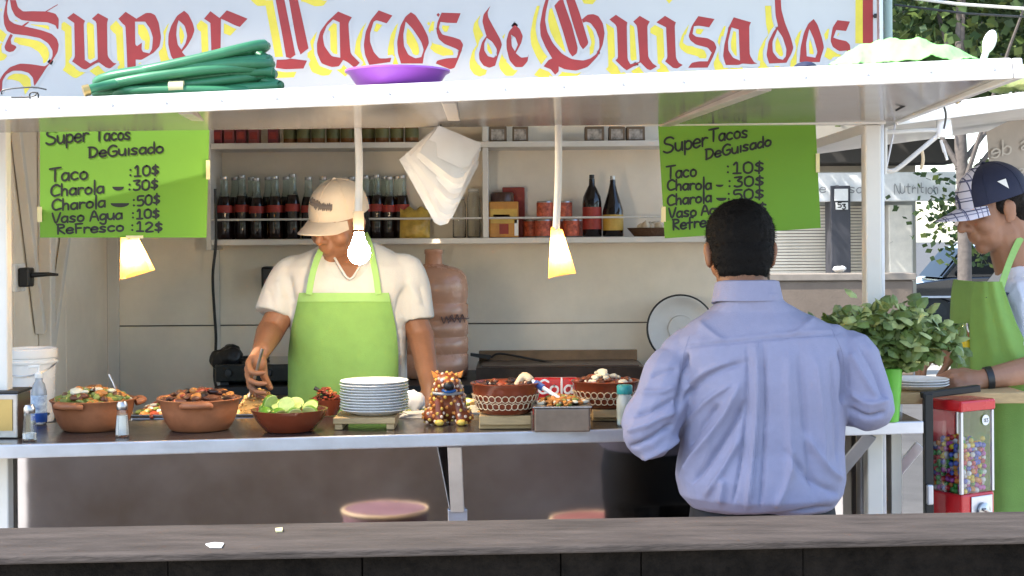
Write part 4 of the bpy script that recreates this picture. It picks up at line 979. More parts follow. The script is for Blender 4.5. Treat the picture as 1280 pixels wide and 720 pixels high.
# small salsa bowl behind
pv = place(408, 521, .04)
sv = thing('salsa_bowl', 'small clay bowl of red salsa behind the limes', 'bowl', pv)
MB().lathe([(0,.0005),(.03,.0005),(.043,.03),(.047,.045),(.044,.045),(.035,.03),(0,.025)], pv, 30).build('bowl_body', M['clayd'], sv, smooth=True)
f = MB(); chunks(f, random.Random(3), pv+Vector((0,0,.04)), .034, .034, 45, .008, [4,4,4,0], .03); f.build('salsa', FOODS, sv, smooth=True, kind='stuff')
spoon(pv+Vector((0,0,.05)), P(393,485,pv.y), 'salsa_spoon', 'dark spoon handle sticking out of the red salsa', M['dark'], r=.004)
# plates on a wooden rack
pk = place(459, 538, .075)
rk = thing('wooden_rack', 'small slatted wooden rack under the stacked white plates', 'rack', pk)
for yy in (-.06, -.02, .02, .06): MB().box((pk.x-.078, pk.y+yy-.016, ZC+.016), (pk.x+.078, pk.y+yy+.016, ZC+.032)).build('slat', M['wood'], rk, bevel=.002)
for xx in (-.065, .065): MB().box((pk.x+xx-.01, pk.y-.07, ZC+.001), (pk.x+xx+.01, pk.y+.07, ZC+.0155)).build('rack_foot', M['wood'], rk, bevel=.002)
prof = [(0,.0),(.05,.0),(.055,.002),(.075,.008),(.0865,.0135),(.088,.0145),(.0865,.016),(.074,.0105),(.052,.0048),(0,.0045)]
pc = pk + Vector((P(468,520,pk.y).x-pk.x, 0, 0)); plate0 = None
for i in range(11):
    loc = pc + Vector((rnd.uniform(-.0015,.0015), rnd.uniform(-.0015,.0015), .0325+i*.0071))
    if plate0 is None: plate0 = MB().lathe(prof, (0,0,0), 48).build('dinner_plate', M['plate'], smooth=True, base=(0,0,0)); o = plate0
    else: o = plate0.copy(); COL.objects.link(o)
    o.location = loc; tag(o, 'topmost white plate of the stack on the wooden rack' if i == 10 else '%s white plate up from the wooden rack under the stack' % ORDN[i], 'plate', 'plates stacked on the rack')
# crumpled bag and napkins
def crumple(name, label, cat, p, s, m, seed):
    mb = MB(); rn = random.Random(seed)
    for _ in range(7): mb.ell(p+Vector((rn.uniform(-.5,.5)*s[0], rn.uniform(-.5,.5)*s[1], s[2]*rn.uniform(.25,.6))), (s[0]*.5,s[1]*.5,s[2]*.4))
    me = remesh(mb, .006, 1)
    for v in me.vertices: v.co += v.normal*.009*mnoise.noise(v.co*38) + v.normal*.004*abs(mnoise.noise(v.co*90))
    o = bpy.data.objects.new(name, me); COL.objects.link(o); me.materials.append(m); me.polygons.foreach_set('use_smooth', [True]*len(me.polygons))
    co = np.array([v.co[:] for v in me.vertices]); off = Vector((p.x, p.y, co[:,2].min()))
    for v in me.vertices: v.co -= off
    o.location = Vector((p.x, p.y, p.z+.0005)); return tag(o, label, cat)
crumple('plastic_bag', 'crumpled white plastic bag beside the plate stack', 'bag', place(519, 518, .03), (.034,.034,.055), M['paper'], 3)
np_ = place(520, 524, .05); mbn = thing('napkin_stack', 'loose white napkins lying between plates and painted pig', 'napkins', np_)
for k in range(4):
    R = Matrix.Rotation(.2*k-.3, 3, 'Z'); MB().rbox(np_+Vector((.004*k,.003*k,.002+.0032*k)), (.085,.07,.002), R).build('napkin', M['paper'], mbn)
# painted clay pig
pg = place(560, 532, .035); pig = thing('pig_figurine', 'seated clay pig figurine painted with orange and white dots', 'figurine', pg)
mb = MB(); Z = Vector
mb.ell(pg+Z((0,.015,.055)), (.048,.045,.052)); mb.ell(pg+Z((0,.0,.085)), (.040,.036,.038)); mb.ell(pg+Z((0,-.012,.108)), (.032,.03,.026)); mb.cap(pg+Z((.004,-.03,.108)), pg+Z((.005,-.045,.104)), .016, .014)
for q in (-1, 1):
    mb.cap(pg+Z((q*.026,-.025,.06)), pg+Z((q*.028+.008,-.038,.009)), .014, .0125); mb.ell(pg+Z((q*.044,-.012,.022)), (.021,.032,.021))
    mb.cap(pg+Z((q*.018,-.005,.122)), pg+Z((q*.034,-.01,.133)), .009, .005)
pigm = mat('painted_pig_clay', (.22,.055,.02), .35, var=.4, scale=30)
me = remesh(mb, .004, 2); body = link_mesh(me, 'pig_body', pigm, pig)
dots = [MB(), MB(), MB()]; rn = random.Random(5); bmv = [v for v in me.vertices]; placed = []
for _ in range(2500):
    v = rn.choice(bmv); 
    if v.normal.y > .3 or any((v.co-w).length < .0125 for w in placed): continue
    placed.append(v.co.copy()); dots[rn.randrange(3)].ell(v.co+pg, (.0046,.0046,.0046), None, 6, 4)
for d_, nm, c_ in zip(dots, ('orange_dots', 'white_dots', 'yellow_dots'), ((.75,.30,.06), (.78,.62,.48), (.75,.5,.1))): d_.build(nm, mat(nm, c_, .4), body, smooth=True, kind='stuff')
for q in (-1, 1):
    e = pg+Z((q*.024,-.016,.126)); MB().prism([[e+Z((-.012,0,-.006)), e+Z((.012,0,-.006)), e+Z((q*.018,0,.014))]], (0,.007,0)).build('ear', mat('pig_ear', (.65,.24,.04), .4), pig, bevel=.002)
    MB().ell(pg+Z((q*.028+.008,-.046,.009)), (.012,.01,.0085)).build('foot', mat('pig_foot', (.68,.48,.09), .4), pig, smooth=True)
    MB().ell(pg+Z((q*.013,-.040,.117)), (.0045,.003,.0045)).build('eye', M['plate'], pig, smooth=True)
MB().ell(pg+Z((.005,-.053,.103)), (.014,.010,.012)).build('snout', M['black'], pig, smooth=True)
MB().tube([pg+Z((.005+.017*math.cos(a),-.052+.006*abs(math.cos(a)),.094+.006*math.sin(a))) for a in np.linspace(PI*1.05, PI*1.95, 9)], .004, 6).build('blue_mouth', mat('pig_blue', (.03,.12,.35), .4), pig, smooth=True)
MB().tube([pg+Z((.036*math.cos(a),-.018-.026*abs(math.sin(a)),.082)) for a in np.linspace(PI, 2*PI, 12)], .004, 6).build('grey_collar', mat('pig_grey', (.35,.37,.4), .4), pig, smooth=True)
# decorated pots on wooden boards
def board(px0, px1, py, h, label, seed):
    a, b = place(px0, py), place(px1, py); t = thing('wooden_board', label, 'board', (a+b)/2)
    d = .12
    for k in range(3):
        MB().box((a.x+.002, a.y+.001+d/3*k, ZC+h*.35), (b.x-.002, a.y+d/3*(k+1)-.001, ZC+h)).build('plank', M['wood'], t, bevel=.002)
    for k in (.1, .8): MB().box((a.x+.001, a.y+.01+d*k*.8, ZC+.001), (b.x-.001, a.y+.03+d*k*.8, ZC+h*.345)).build('batten', M['wood'], t, bevel=.002)
board(598, 665, 538, .036, 'small wooden block under the pot beside the painted pig', 1)
t3, p3 = clay_pot(632, 520, .086, .078, 'glazed brown pot with cream ring pattern and a blue handled ladle', (), [5,5,2,4], 4, M['clayd'], .0, 30, True, z=ZC+.0365)
t3x = p3
lw_ = thing('ladle', 'pale ladle with blue bound handle leaning out of the glazed pot', 'ladle', p3+Vector((.02,0,.07)))
l0, l1, l2 = p3+Vector((.03,0,.07)), P(655,470,p3.y), P(703,500,p3.y-.06)
MB().tube(smooth_line([l0, l1, l1.lerp(l2,.2)], 5), [.010]*10+[.008], 10).build('ladle_neck', M['cream'], lw_, smooth=True)
MB().tube([l1.lerp(l2,.22), l1.lerp(l2,.5), l2], [.006,.006,.004], 8).build('handle', M['plate'], lw_, smooth=True)
MB().tube([l1.lerp(l2,.3), l1.lerp(l2,.5)], .009, 10).build('blue_binding', mat('blue_tape', (.05,.11,.35), .5), lw_, smooth=True)
board(740, 776, 528, .032, 'small wooden block beside the jar with a teal lid', 2)
t4, p4 = clay_pot(757, 512, .088, .07, 'glazed brown pot with cream ring pattern and chopped white onion', (), [4,5,3], 6, M['clayd'], .012, 40, True, z=ZC+.0325)
f = MB(); chunks(f, random.Random(4), p4+Vector((-.005,0,.072)), .03, .03, 22, .013, [3], .02); f.build('onion', FOODS, t4, smooth=True, kind='stuff')
# steel food tray with mince
ta, tb = place(668, 541), place(737, 538)
st = thing('food_tray', 'shallow steel tray of orange mince between the glazed pots', 'tray', (ta+tb)/2)
MB().box((ta.x, ta.y, ZC+.001), (tb.x, ta.y+.14, ZC+.060)).build('tray_body', mat('brown_reflection_steel', (.24,.18,.14), .35, metal=.6, var=.3), st, bevel=.004)  # brown reflections on the stainless tray are put into its base colour
MB().box((ta.x-.004, ta.y-.004, ZC+.0605), (tb.x+.004, ta.y+.144, ZC+.064)).build('tray_rim', M['steel2'], st, bevel=.001)
f = MB(); chunks(f, random.Random(6), Vector(((ta.x+tb.x)/2, ta.y+.07, ZC+.064)), .06, .06, 120, .011, [0,0,0,1,3], .014); f.build('food', FOODS, st, smooth=True, kind='stuff')
# red napkin holder with white script
na, nb = P(666,503,3.98), P(724,503,3.98); nh = .072
nh_t = thing('napkin_holder', 'red napkin holder with white script lettering behind the steel tray', 'napkin holder', Vector(((na.x+nb.x)/2, 4.0, ZC)))
MB().hexa([(na.x,3.98,ZC+.001),(nb.x,3.98,ZC+.001),(nb.x,4.02,ZC+.001),(na.x,4.02,ZC+.001),(na.x+.004,3.985,ZC+nh+.03),(nb.x-.004,3.985,ZC+nh+.03),(nb.x-.004,4.015,ZC+nh+.03),(na.x+.004,4.015,ZC+nh+.03)]).build('holder_body', M['redp'], nh_t, bevel=.004)
mb = MB(); write(mb, lambda x, y, d: P(672+x/4.5, 470+y/4.5, 3.974)+Vector((0,-d,0)), "Cola", 0, 100, 205, 96, 78, 12, random.Random(1))
mb.build('script_lettering', M['plate'], nh_t, kind='stuff')
# jar with teal lid
pj = place(781, 533, .022); jt = thing('teal_lid_jar', 'glass seasoning jar with a teal lid beside the customer', 'jar', pj)
MB().lathe([(0,.0005),(.019,.0005),(.021,.004),(.021,.066),(.017,.075),(.017,.080),(0,.08)], pj, 24).build('jar_glass', mat('frosted_glass', (.62,.66,.60), .15, trans=.4, var=.05), jt, smooth=True)
MB().lathe([(0,.0805),(.019,.0805),(.020,.083),(.020,.100),(.018,.103),(0,.103)], pj, 24).build('lid', mat('teal_plastic', (.03,.28,.28), .35), jt, smooth=True)
# napkin dispenser, shakers, sanitizer
a, b = place(-45, 549), place(21, 549); zt = P(0,489,a.y).z
nd = thing('napkin_dispenser', 'steel napkin dispenser at the end of the counter by the white post', 'napkin dispenser', (a+b)/2)
MB().box((a.x, a.y, ZC+.001), (b.x, a.y+.10, zt-.0065)).build('case', M['steel2'], nd, bevel=.003)
MB().box((a.x-.003, a.y-.004, zt-.006), (b.x+.003, a.y+.104, zt)).build('top_plate', M['dark'], nd, bevel=.002)
MB().box((a.x+.03, a.y-.003, ZC+.02), (b.x-.012, a.y-.001, zt-.02)).build('front_opening', M['brass'], nd)
def shaker(px, py, fill, label):
    p = place(px, py, .017); t = thing('salt_shaker', label, 'shaker', p, 'salt shakers')
    MB().lathe([(0,.0008),(.0165,.0008),(.0178,.004),(.0172,.02),(.0135,.062),(.0125,.066),(.0122,.066),(.013,.06),(.0160,.02),(.0165,.006),(0,.005)], p, 10).build('glass_body', M['glass'], t)
    MB().lathe([(0,.0055),(.0155,.0055),(.0152,.018),(.0155-.0026*fill/.045,.006+fill),(0,.006+fill)], p, 20).build('salt', M['plate'], t, smooth=True)
    MB().lathe([(.0132,.0662),(.0138,.067),(.0136,.078),(.010,.086),(0,.088)], p, 20).build('steel_cap', M['steel2'], t, smooth=True)
shaker(37, 552, .010, 'nearly empty glass salt shaker beside the napkin dispenser')
shaker(153, 547, .046, 'full glass salt shaker in front of the nopales pot')
ps = place(49, 531, .02); sa = thing('sanitizer_bottle', 'clear pump bottle with blue label behind the empty shaker', 'bottle', ps)
MB().lathe([(0,.0008),(.018,.0008),(.020,.004),(.020,.085),(.015,.105),(.010,.112),(.010,.120),(0,.12)], ps, 24).build('bottle_body', mat('clear_plastic', (.75,.82,.9), .1, trans=.7, var=0), sa, smooth=True)
MB().lathe([(.0206,.012),(.0206,.076)], ps, 24, close=False).build('label', mat('blue_print', (.16,.34,.75), .5, var=.5, scale=60, col2=(.6,.7,.9)), sa, smooth=True)
MB().lathe([(.0205,.006),(.0207,.030)], ps+Vector((0,0,.0)), 24, close=False, sx=1.01, sy=1.01).build('label_band', mat('deep_blue', (.02,.09,.4), .5), sa, smooth=True)
MB().lathe([(.0105,.1205),(.011,.122),(.011,.132),(.004,.136),(.004,.152),(0,.152)], ps, 18).build('pump', M['plate'], sa, smooth=True)
MB().bar(ps+Vector((.004,0,.152)), ps+Vector((-.026,-.004,.150)), .010, .008).build('nozzle', M['plate'], sa, bevel=.002)
# trays on the steel ledge: rice, nopales, tomato salad, greens
def ledge_tray(px0, px1, cols, seed, label, heap, n, size):
    Y0, Y1 = 4.035, 4.225; x0, x1 = P(px0,510,Y0).x, P(px1,510,Y0).x
    t = thing('serving_tray', label, 'tray', ((x0+x1)/2, 4.13, tz), 'steel serving trays behind the counter')
    MB().box((x0+.006, Y0+.004, tz+.001), (x1-.006, Y1-.004, tz+.022)).build('tray_body', M['steel2'], t, bevel=.004)
    for q in ((x0, Y0, x1, Y0+.008), (x0, Y1-.008, x1, Y1), (x0, Y0+.0085, x0+.008, Y1-.0085), (x1-.008, Y0+.0085, x1, Y1-.0085)):
        MB().box((q[0], q[1], tz+.0225), (q[2], q[3], tz+.030)).build('tray_rim', M['steel2'], t, bevel=.001)
    c = Vector(((x0+x1)/2, 4.125, tz+.022)); f = MB(); f.cur = cols[0]
    f.lathe([((x1-x0)*.46, 0), ((x1-x0)*.3, heap*.6), (0, heap)], c, 20, sy=.09/((x1-x0)*.46), close=False)
    chunks(f, random.Random(seed), c, (x1-x0)*.43, .085, n, size, cols, heap); f.build('food', FOODS, t, smooth=True, kind='stuff')
ledge_tray(-60, 50, [5,4], 21, 'steel tray of brown stew behind the napkin dispenser', .02, 60, .012)
ledge_tray(160, 222, [4,1,3,0], 22, 'steel tray of mixed tomato salad between the terracotta pots', .028, 90, .011)
ledge_tray(284, 350, [6,6,6,6,0], 23, 'steel tray heaped with yellow rice where the cook is serving', .062, 260, .006)
ledge_tray(470, 535, [1,3], 24, 'steel tray of chopped greens behind the white plates', .02, 60, .011)
ledge_tray(562, 620, [3,1,6], 25, 'steel tray of pale chopped onion behind the painted pig', .03, 60, .011)
# spatula in the cook's hand
sh_t = thing('serving_spoon', 'steel serving spoon held by the cook over the rice', 'spoon', P(314,492,4.10))
MB().tube([P(328,436,4.03), P(319,470,4.04), P(311,499,4.10)], [.0045,.004,.006], 8).build('handle', M['steel2'], sh_t, smooth=True)
MB().ell(P(312,500,4.125), (.018,.02,.007)).build('spoon_bowl', M['steel2'], sh_t, smooth=True)
# white tub by the left post
pt = P(38, 520, 4.14); pt.z = tz
tub = thing('plastic_tub', 'white plastic tub with rolled rim beside the left wall', 'tub', pt)
MB().lathe([(0,.001),(.060,.001),(.063,.004),(.071,.180),(.074,.182),(.075,.186),(.075,.204),(.072,.207),(.069,.204),(.061,.01),(0,.008)], pt, 40).build('tub_body', M['plate'], tub, smooth=True)
MB().lathe([(.0755,.165),(.0765,.167),(.0765,.172),(.0745,.174)], pt, 40, close=False).build('rim_band', M['plate'], tub, smooth=True)
MB().tube([pt+Vector((.076*math.cos(a), -.078*abs(math.sin(a))*1.0, .170-.035*abs(math.sin(a)))) for a in np.linspace(PI*1.02, PI*1.98, 16)], .0016, 6).build('wire_handle', M['steel2'], tub, smooth=True)

# ================================================================== BACK OF THE TRAILER
ZT = 1.09
wt = thing('work_table', 'long dark steel work table against the back wall of the trailer', 'table', (0, 5.52, .11))
MB().box((-1.05, 5.20, ZT-.03), (.95, 5.82, ZT)).build('table_top', M['dark'], wt, bevel=.003)
for xx in (-1.02, -.05, .92):
    for yy in (5.24, 5.78): MB().box((xx-.02, yy-.02, .111), (xx+.02, yy+.02, ZT-.0305)).build('leg', M['dark'], wt)
# griddle
g0, g1 = P(595,470,5.3).x, P(806,470,5.3).x
gr = thing('griddle', 'long griddle with brown greasy rim behind the glazed pots', 'griddle', ((g0+g1)/2, 5.42, ZT))
MB().box((g0, 5.28, ZT+.001), (g1, 5.58, ZT+.055)).build('griddle_body', mat('greasy_iron', (.05,.03,.02), .3, var=.5, scale=14), gr, bevel=.004)
MB().box((g0+.005, 5.55, ZT+.0555), (g1-.005, 5.578, ZT+.095)).build('splash_rim', mat('brown_grease', (.20,.12,.06), .5, var=.4, scale=8), gr, bevel=.003)
MB().box((g0+.02, 5.30, ZT+.0555), (g1-.02, 5.545, ZT+.060)).build('plate', mat('seasoned_steel', (.10,.06,.04), .35, var=.5), gr)
s0_, s1_ = P(590,443,5.5), P(696,455,5.42)
spx = thing('spatula', 'dark long handled spatula resting on the griddle rim', 'spatula', s1_)
MB().tube(smooth_line([P(614,447,5.5), P(625,442,5.49), P(660,448,5.46), s1_], 4), .004, 8).build('handle', M['dark'], spx, smooth=True)
MB().hexa([P(588,441,5.5), P(614,444,5.5), P(614,444,5.56), P(588,441,5.56), P(588,445,5.5), P(612,450,5.5), P(612,450,5.56), P(588,445,5.56)]).build('blade', M['dark'], spx, bevel=.002)
# stove and black bag behind the cook
v0, v1 = P(272,470,5.3).x, P(366,470,5.3).x
stv = thing('gas_stove', 'low black gas stove behind the cook', 'stove', ((v0+v1)/2, 5.44, ZT))
MB().box((v0, 5.25, ZT+.012), (v1+.25, 5.62, ZT+.075)).build('stove_body', mat('black_enamel', (.012,.016,.016), .2, coat=.4), stv, bevel=.006)
for xx in (v0+.03, v1+.22): MB().box((xx-.015, 5.27, ZT+.001), (xx+.015, 5.6, ZT+.0115)).build('stove_foot', M['dark'], stv)
for k in range(3): MB().lathe([(0,0),(.014,0),(.012,.016),(0,.017)], (v0+.05+.07*k, 5.25, ZT+.045), 14, R=Matrix.Rotation(PI/2,3,'X')).build('knob', M['dark'], stv, smooth=True)
for k in range(2): MB().tube([(v0+.1+.2*k+.06*math.cos(a), 5.43+.08*math.sin(a), ZT+.082) for a in np.linspace(0,2*PI,20,endpoint=False)], .006, 6, closed=True).build('burner_ring', M['dark'], stv, smooth=True)
crumple('black_bag', 'crumpled black bag on the stove next to the hanging cable', 'bag', P(284,463,5.4), (.07,.08,.09), M['black'], 9)
pbk = P(540,250,5.3); pbk.z = ZT
# water jug
jb = P(543,466,5.50); jb.z = ZT
jug = thing('water_jug', 'large tinted ribbed water jug standing behind the cook', 'water jug', jb)
prof = [(0,.001),(.105,.001),(.122,.008),(.126,.03)]
for k in range(4): z0 = .04+.062*k; prof += [(.127,z0),(.127,z0+.045),(.1225,z0+.05),(.1225,z0+.056)]
prof += [(.127,.30),(.127,.345),(.122,.375),(.106,.398),(.075,.412),(.042,.419),(.032,.424),(.031,.46),(.034,.462),(.034,.476),(.026,.479),(0,.479)]
jbdy = MB().lathe(prof, jb, 48).build('jug_body', M['jug'], jug, smooth=True, angle=math.radians(60))
jk = MB(); random.seed(2)
for k in range(6):
    pts = [(552+k*5+q*3, 398+((q % 2)*2-1)*5*math.sin(k*1.7+1)+ (2 if k==0 else 0)) for q in range(4)]
    jk.tube(smooth_line([P(a, b, 5.5-.1285*math.sqrt(max(.01,1-((a-543)/43)**2))) for a, b in pts], 3), .0022, 5)
jk.build('printed_mark', mat('jug_print', (.16,.09,.08), .5), jbdy, smooth=True, kind='stuff')
# pan lid leaning on the wall
pl_c = P(851,411,5.72); ld = thing('pan_lid', 'round steel pan lid leaning against the back wall', 'lid', Vector((pl_c.x, 5.68, ZT)))
Rl = Matrix.Rotation(PI/2-.12, 3, 'X')
MB().lathe([(0,.012),(.05,.012),(.052,.006),(.105,.004),(.118,.010),(.128,.010),(.131,.005),(.128,0),(.1,-.004),(0,-.004)], pl_c, 48, R=Rl).build('lid_disc', mat('dull_steel', (.55,.52,.49), .4, metal=.35, var=.1), ld, smooth=True)
MB().tube([pl_c + Rl @ Vector((.129*math.cos(a), .129*math.sin(a), .006)) for a in np.linspace(0,2*PI,48,endpoint=False)], .005, 8, closed=True).build('rolled_edge', M['dark'], ld, smooth=True)
# hanging cable, wall socket
cb = [P(269,236,5.60), P(270,300,5.6), P(266,345,5.6), P(268,390,5.6), P(270,425,5.6), P(268,470,5.55), P(272,489,5.5)]
tag(MB().tube(smooth_line(cb, 6), .0055, 8).build('hanging_cable', M['dark'], smooth=True), 'dark cable hanging down the back wall joint', 'cable')
YW = lambda px: XL*F/(px-640)
ob_ = Vector((XL, YW(20), P(20,347,YW(20)).z))
wsck = thing('wall_socket', 'white wall socket with a black plug on the left side wall', 'socket', ob_)
MB().box((XL+.001, ob_.y-.05, ob_.z-.045), (XL+.014, ob_.y+.05, ob_.z+.045)).build('socket_plate', M['plate'], wsck, bevel=.003)
MB().box((XL+.0145, ob_.y-.03, ob_.z-.03), (XL+.05, ob_.y+.03, ob_.z+.032)).build('plug', M['black'], wsck, bevel=.006)
MB().tube([ob_+Vector((.05,0,.008)), ob_+Vector((.10,.01,.010)), ob_+Vector((.13,.02,.008))], [.009,.007,.004], 10).build('plug_lead', M['black'], wsck, smooth=True)
# dark fan behind the cook's shoulder
fb = P(332,348,5.72); fn = thing('wall_switch_box', 'small black box on the back wall by the cook shoulder', 'switch box', fb)
MB().box((fb.x-.025, 5.76, fb.z-.05), (fb.x+.025, 5.848, fb.z+.045)).build('box_body', M['black'], fn, bevel=.01)
MB().ell((fb.x+.005, 5.755, fb.z-.02), (.018,.012,.02)).build('red_knob', mat('dim_red', (.25,.03,.02), .4), fn, smooth=True)

# ================================================================== SHELF GOODS
YG = 5.74
def shelfpt(px, z): return Vector((P(px, 250, YG).x, YG, z))
zs = z_mid+.0105; zs2 = z_top+.0105
b0 = thing('cola_bottle', 'dark cola bottle with red label in the row on the shelf', 'bottle', (0,0,0), 'cola bottles on the shelf')
MB().lathe([(.0205,.1665),(.0155,.185),(.0135,.215),(.0135,.232)], (0,0,0), 20, close=False).build('glass_neck', mat('bottle_glass', (.75,.85,.78), .06, trans=.85, var=0), b0, smooth=True)
MB().lathe([(0,.001),(.026,.001),(.0285,.006),(.0285,.05),(.026,.075),(.0285,.10),(.0285,.13),(.024,.155),(.0207,.166),(0,.166)], (0,0,0), 18).build('bottle_body', M['cola'], b0, smooth=True)
MB().lathe([(.0291,.104),(.0291,.132)], (0,0,0), 20, close=False).build('label', M['colalabel'], b0, smooth=True)
MB().lathe([(.0142,.2322),(.0150,.234),(.0142,.244),(0,.246)], (0,0,0), 16).build('bottle_cap', M['steel2'], b0, smooth=True)
bx = [281, 302, 321, 344, 366, 386, 404, 424, 440, 457, 471, 487, 503]
for i, px in enumerate(bx):
    p = shelfpt(px, zs) + Vector((0, rnd.uniform(-.012,.012), 0)); 
    lab = '%s cola bottle along the front row from the hanging cable' % ORDN[i]
    if i == 0: b0.location = p; b0['label'] = lab
    else: dup(b0, p, rnd.uniform(0, 6), lab, (1, 1, rnd.uniform(.97, 1.04)))
for i, px in enumerate((290, 311, 332, 355, 464, 479, 495)):
    p = shelfpt(px, zs); p.y = 5.805; dup(b0, p, rnd.uniform(0, 6), '%s cola bottle along the back row from the hanging cable' % ORDN[i])
# bag of chips, jars
cq = shelfpt(520, zs)+Vector((0,-.05,.001))
def pillow(sg): return lambda u, v: cq + Vector((.115*(u-.5), sg*.026*(max(0, math.sin(u*PI)*math.sin(v*PI)))**.6 + .004*mnoise.noise(Vector((u*6,v*6,sg))) - .035*(1-v), .115*v*(1-.06*math.sin(u*PI*5)*(v > .9))))
cbm = MB(); cbm.grid(pillow(-1), 20, 20); cbm.grid(pillow(1), 20, 20)
tag(cbm.build('snack_bag', mat('yellow_foil', (.50,.33,.06), .35, var=.4, scale=25), smooth=True), 'yellow snack bag beside the cola bottles', 'bag')
for px, h, lab in ((574, .16, 'clear glass jar hidden behind the hanging paper'), (592, .19, 'tall clear glass jar beside the shelf divider')):
    p = shelfpt(px, zs); t = thing('glass_jar', lab, 'jar', p)
    MB().lathe([(0,.001),(.024,.001),(.026,.004),(.026,h*.8),(.02,h*.9),(.02,h*.94),(.018,h*.94),(.023,h*.78),(.023,.006),(0,.005)], p, 22).build('jar_glass', M['glass'], t, smooth=True)
    MB().lathe([(.0205,h*.942),(.021,h*.945),(.021,h),(0,h*1.005)], p, 20).build('lid', M['plate'], t, smooth=True)
# coffee tin, red box, cans
def boxpkg(px0, px1, py0, z, label, name, cat, cols, Yb, depth, bands, group=None):
    x0, x1 = P(px0,250,Yb).x, P(px1,250,Yb).x; h = P(0,py0,Yb).z - z
    h = P((px0+px1)/2, py0, Yb).z - z
    t = thing(name, label, cat, ((x0+x1)/2, Yb+depth/2, z), group)
    MB().box((x0, Yb, z+.001), (x1, Yb+depth, z+h)).build('carton', cols[0], t, bevel=.003)
    for (u0, v0_, u1, v1_, m) in bands:
        MB().box((x0+(x1-x0)*u0, Yb-.0015, z+h*v0_), (x0+(x1-x0)*u1, Yb-.0005, z+h*v1_)).build('printed_label', m, t)
    return t, x0, x1, h
orange = mat('tin_orange', (.52,.22,.03), .4, var=.25, scale=20); dred = mat('dull_red', (.28,.03,.02), .5, var=.2)
yel_m = mat('tin_yellow', (.58,.36,.06), .4, var=.2, scale=20)
t, x0, x1, h = boxpkg(611, 648, 252, zs, 'orange coffee tin with dark lid beside the shelf divider', 'coffee_tin', 'tin', [orange], 5.68, .10, [(.05,.40,.95,.80,yel_m),(.35,.10,.66,.38,dred),(.15,.55,.7,.64,dred),(.86,.05,.99,.5,M['plate'])])
MB().lathe([(0,0),(.045,0),(.045,.030),(.040,.036),(0,.037)], ((x0+x1)/2-.006, 5.73, zs+h+.0005), 24).build('lid', mat('brown_lid', (.07,.03,.02), .3), t, smooth=True)
boxpkg(628, 656, 234, zs, 'tall dark red box standing behind the coffee tin', 'cardboard_box', 'box', [dred], 5.79, .04, [(.3,.6,.9,.8,M['colalabel'])])
can = thing('food_can', 'red printed food can on the shelf beside the white lamp cord', 'can', (0,0,0), 'red food cans')
MB().lathe([(0,.001),(.030,.001),(.0315,.003),(.0315,.066),(.030,.069),(.027,.067),(0,.067)], (0,0,0), 24).build('can_body', M['steel2'], can, smooth=True)
MB().lathe([(.0320,.005),(.0320,.063)], (0,0,0), 24, close=False).build('paper_label', mat('can_print', (.42,.035,.02), .45, var=.7, scale=55, col2=(.55,.12,.06)), can, smooth=True)
spots = [(679,0,5.70),(681,.0705,5.71),(714,0,5.70),(705,.0705,5.72),(664,0,5.79),(695,0,5.79),(718,0,5.79)]
for i, (px, dz, yy) in enumerate(spots):
    p = Vector((P(px,250,yy).x, yy, zs+dz))
    lab = ['red can standing beside the coffee tin, carrying another can', 'red can stacked on the can beside the coffee tin', 'red can standing beside the round shouldered sauce bottle', 'red can raised behind the white lamp cord', 'red can in the back row nearest the dark red box', 'red can in the back row behind the lamp cord', 'red can in the back row nearest the sauce bottles'][i]
    if i == 0: can.location = p; can['label'] = lab
    else: dup(can, p, rnd.uniform(0,6), lab)
# dark bottles
def sauce(px, prof, label, m, lab):
    p = shelfpt(px, zs); p.y = 5.71; p.x = P(px,250,5.71).x
    t = thing('sauce_bottle', label, 'bottle', p)
    MB().lathe(prof, p, 26).build('bottle_body', m, t, smooth=True)
    if lab: MB().lathe([(lab[0],lab[1]),(lab[0],lab[2])], p, 26, close=False).build('label', lab[3], t, smooth=True)
    MB().lathe([(0,0),(.010,0),(.010,.014),(0,.015)], p+Vector((0,0,prof[-1][1]+.0005)), 14).build('bottle_cap', M['steel2'] if lab and lab[3] == yel_m else M['dark'], t, smooth=True)
    return t
darkglass = mat('dark_sauce_glass', (.010,.006,.005), .08, var=.2, coat=.3)
sauce(740, [(0,.001),(.034,.001),(.037,.005),(.037,.13),(.034,.155),(.020,.185),(.012,.20),(.011,.225),(0,.2255)], 'round shouldered dark sauce bottle with a red label', darkglass, (.0375,.03,.115,M['colalabel']))
sb_ = sauce(766, [(0,.001),(.037,.001),(.040,.005),(.040,.10),(.030,.135),(.018,.175),(.0115,.205),(.0105,.22),(0,.2205)], 'tapered dark sauce bottle with a yellow label', darkglass, (.0405,.025,.085,yel_m))
pe = Vector((P(812,250,5.70).x, 5.70, zs)); eb = thing('egg_basket', 'shallow dark basket of pale garlic bulbs at the shelf end', 'basket', pe)
MB().lathe([(0,.001),(.06,.001),(.085,.03),(.088,.034),(.083,.034),(.06,.01),(0,.009)], pe, 30).build('basket', mat('dark_wicker', (.10,.05,.025), .7, bump=.6, bscale=90), eb, smooth=True)
for k in range(9):
    a = k*2.4; q = pe+Vector((.052*math.sqrt(k/9)*math.cos(a), .052*math.sqrt(k/9)*math.sin(a)-.01, .034+.008*(k % 2)))
    tag(MB().lathe([(0,-.017),(.012,-.014),(.018,-.002),(.014,.009),(.005,.018),(.003,.024),(0,.025)], q, 10, R=Matrix.Rotation(k, 3, 'X')).build('garlic_bulb', mat('garlic', (.62,.52,.38), .6), smooth=True), 'pale garlic bulb lying in the dark basket', 'garlic', 'garlic bulbs')
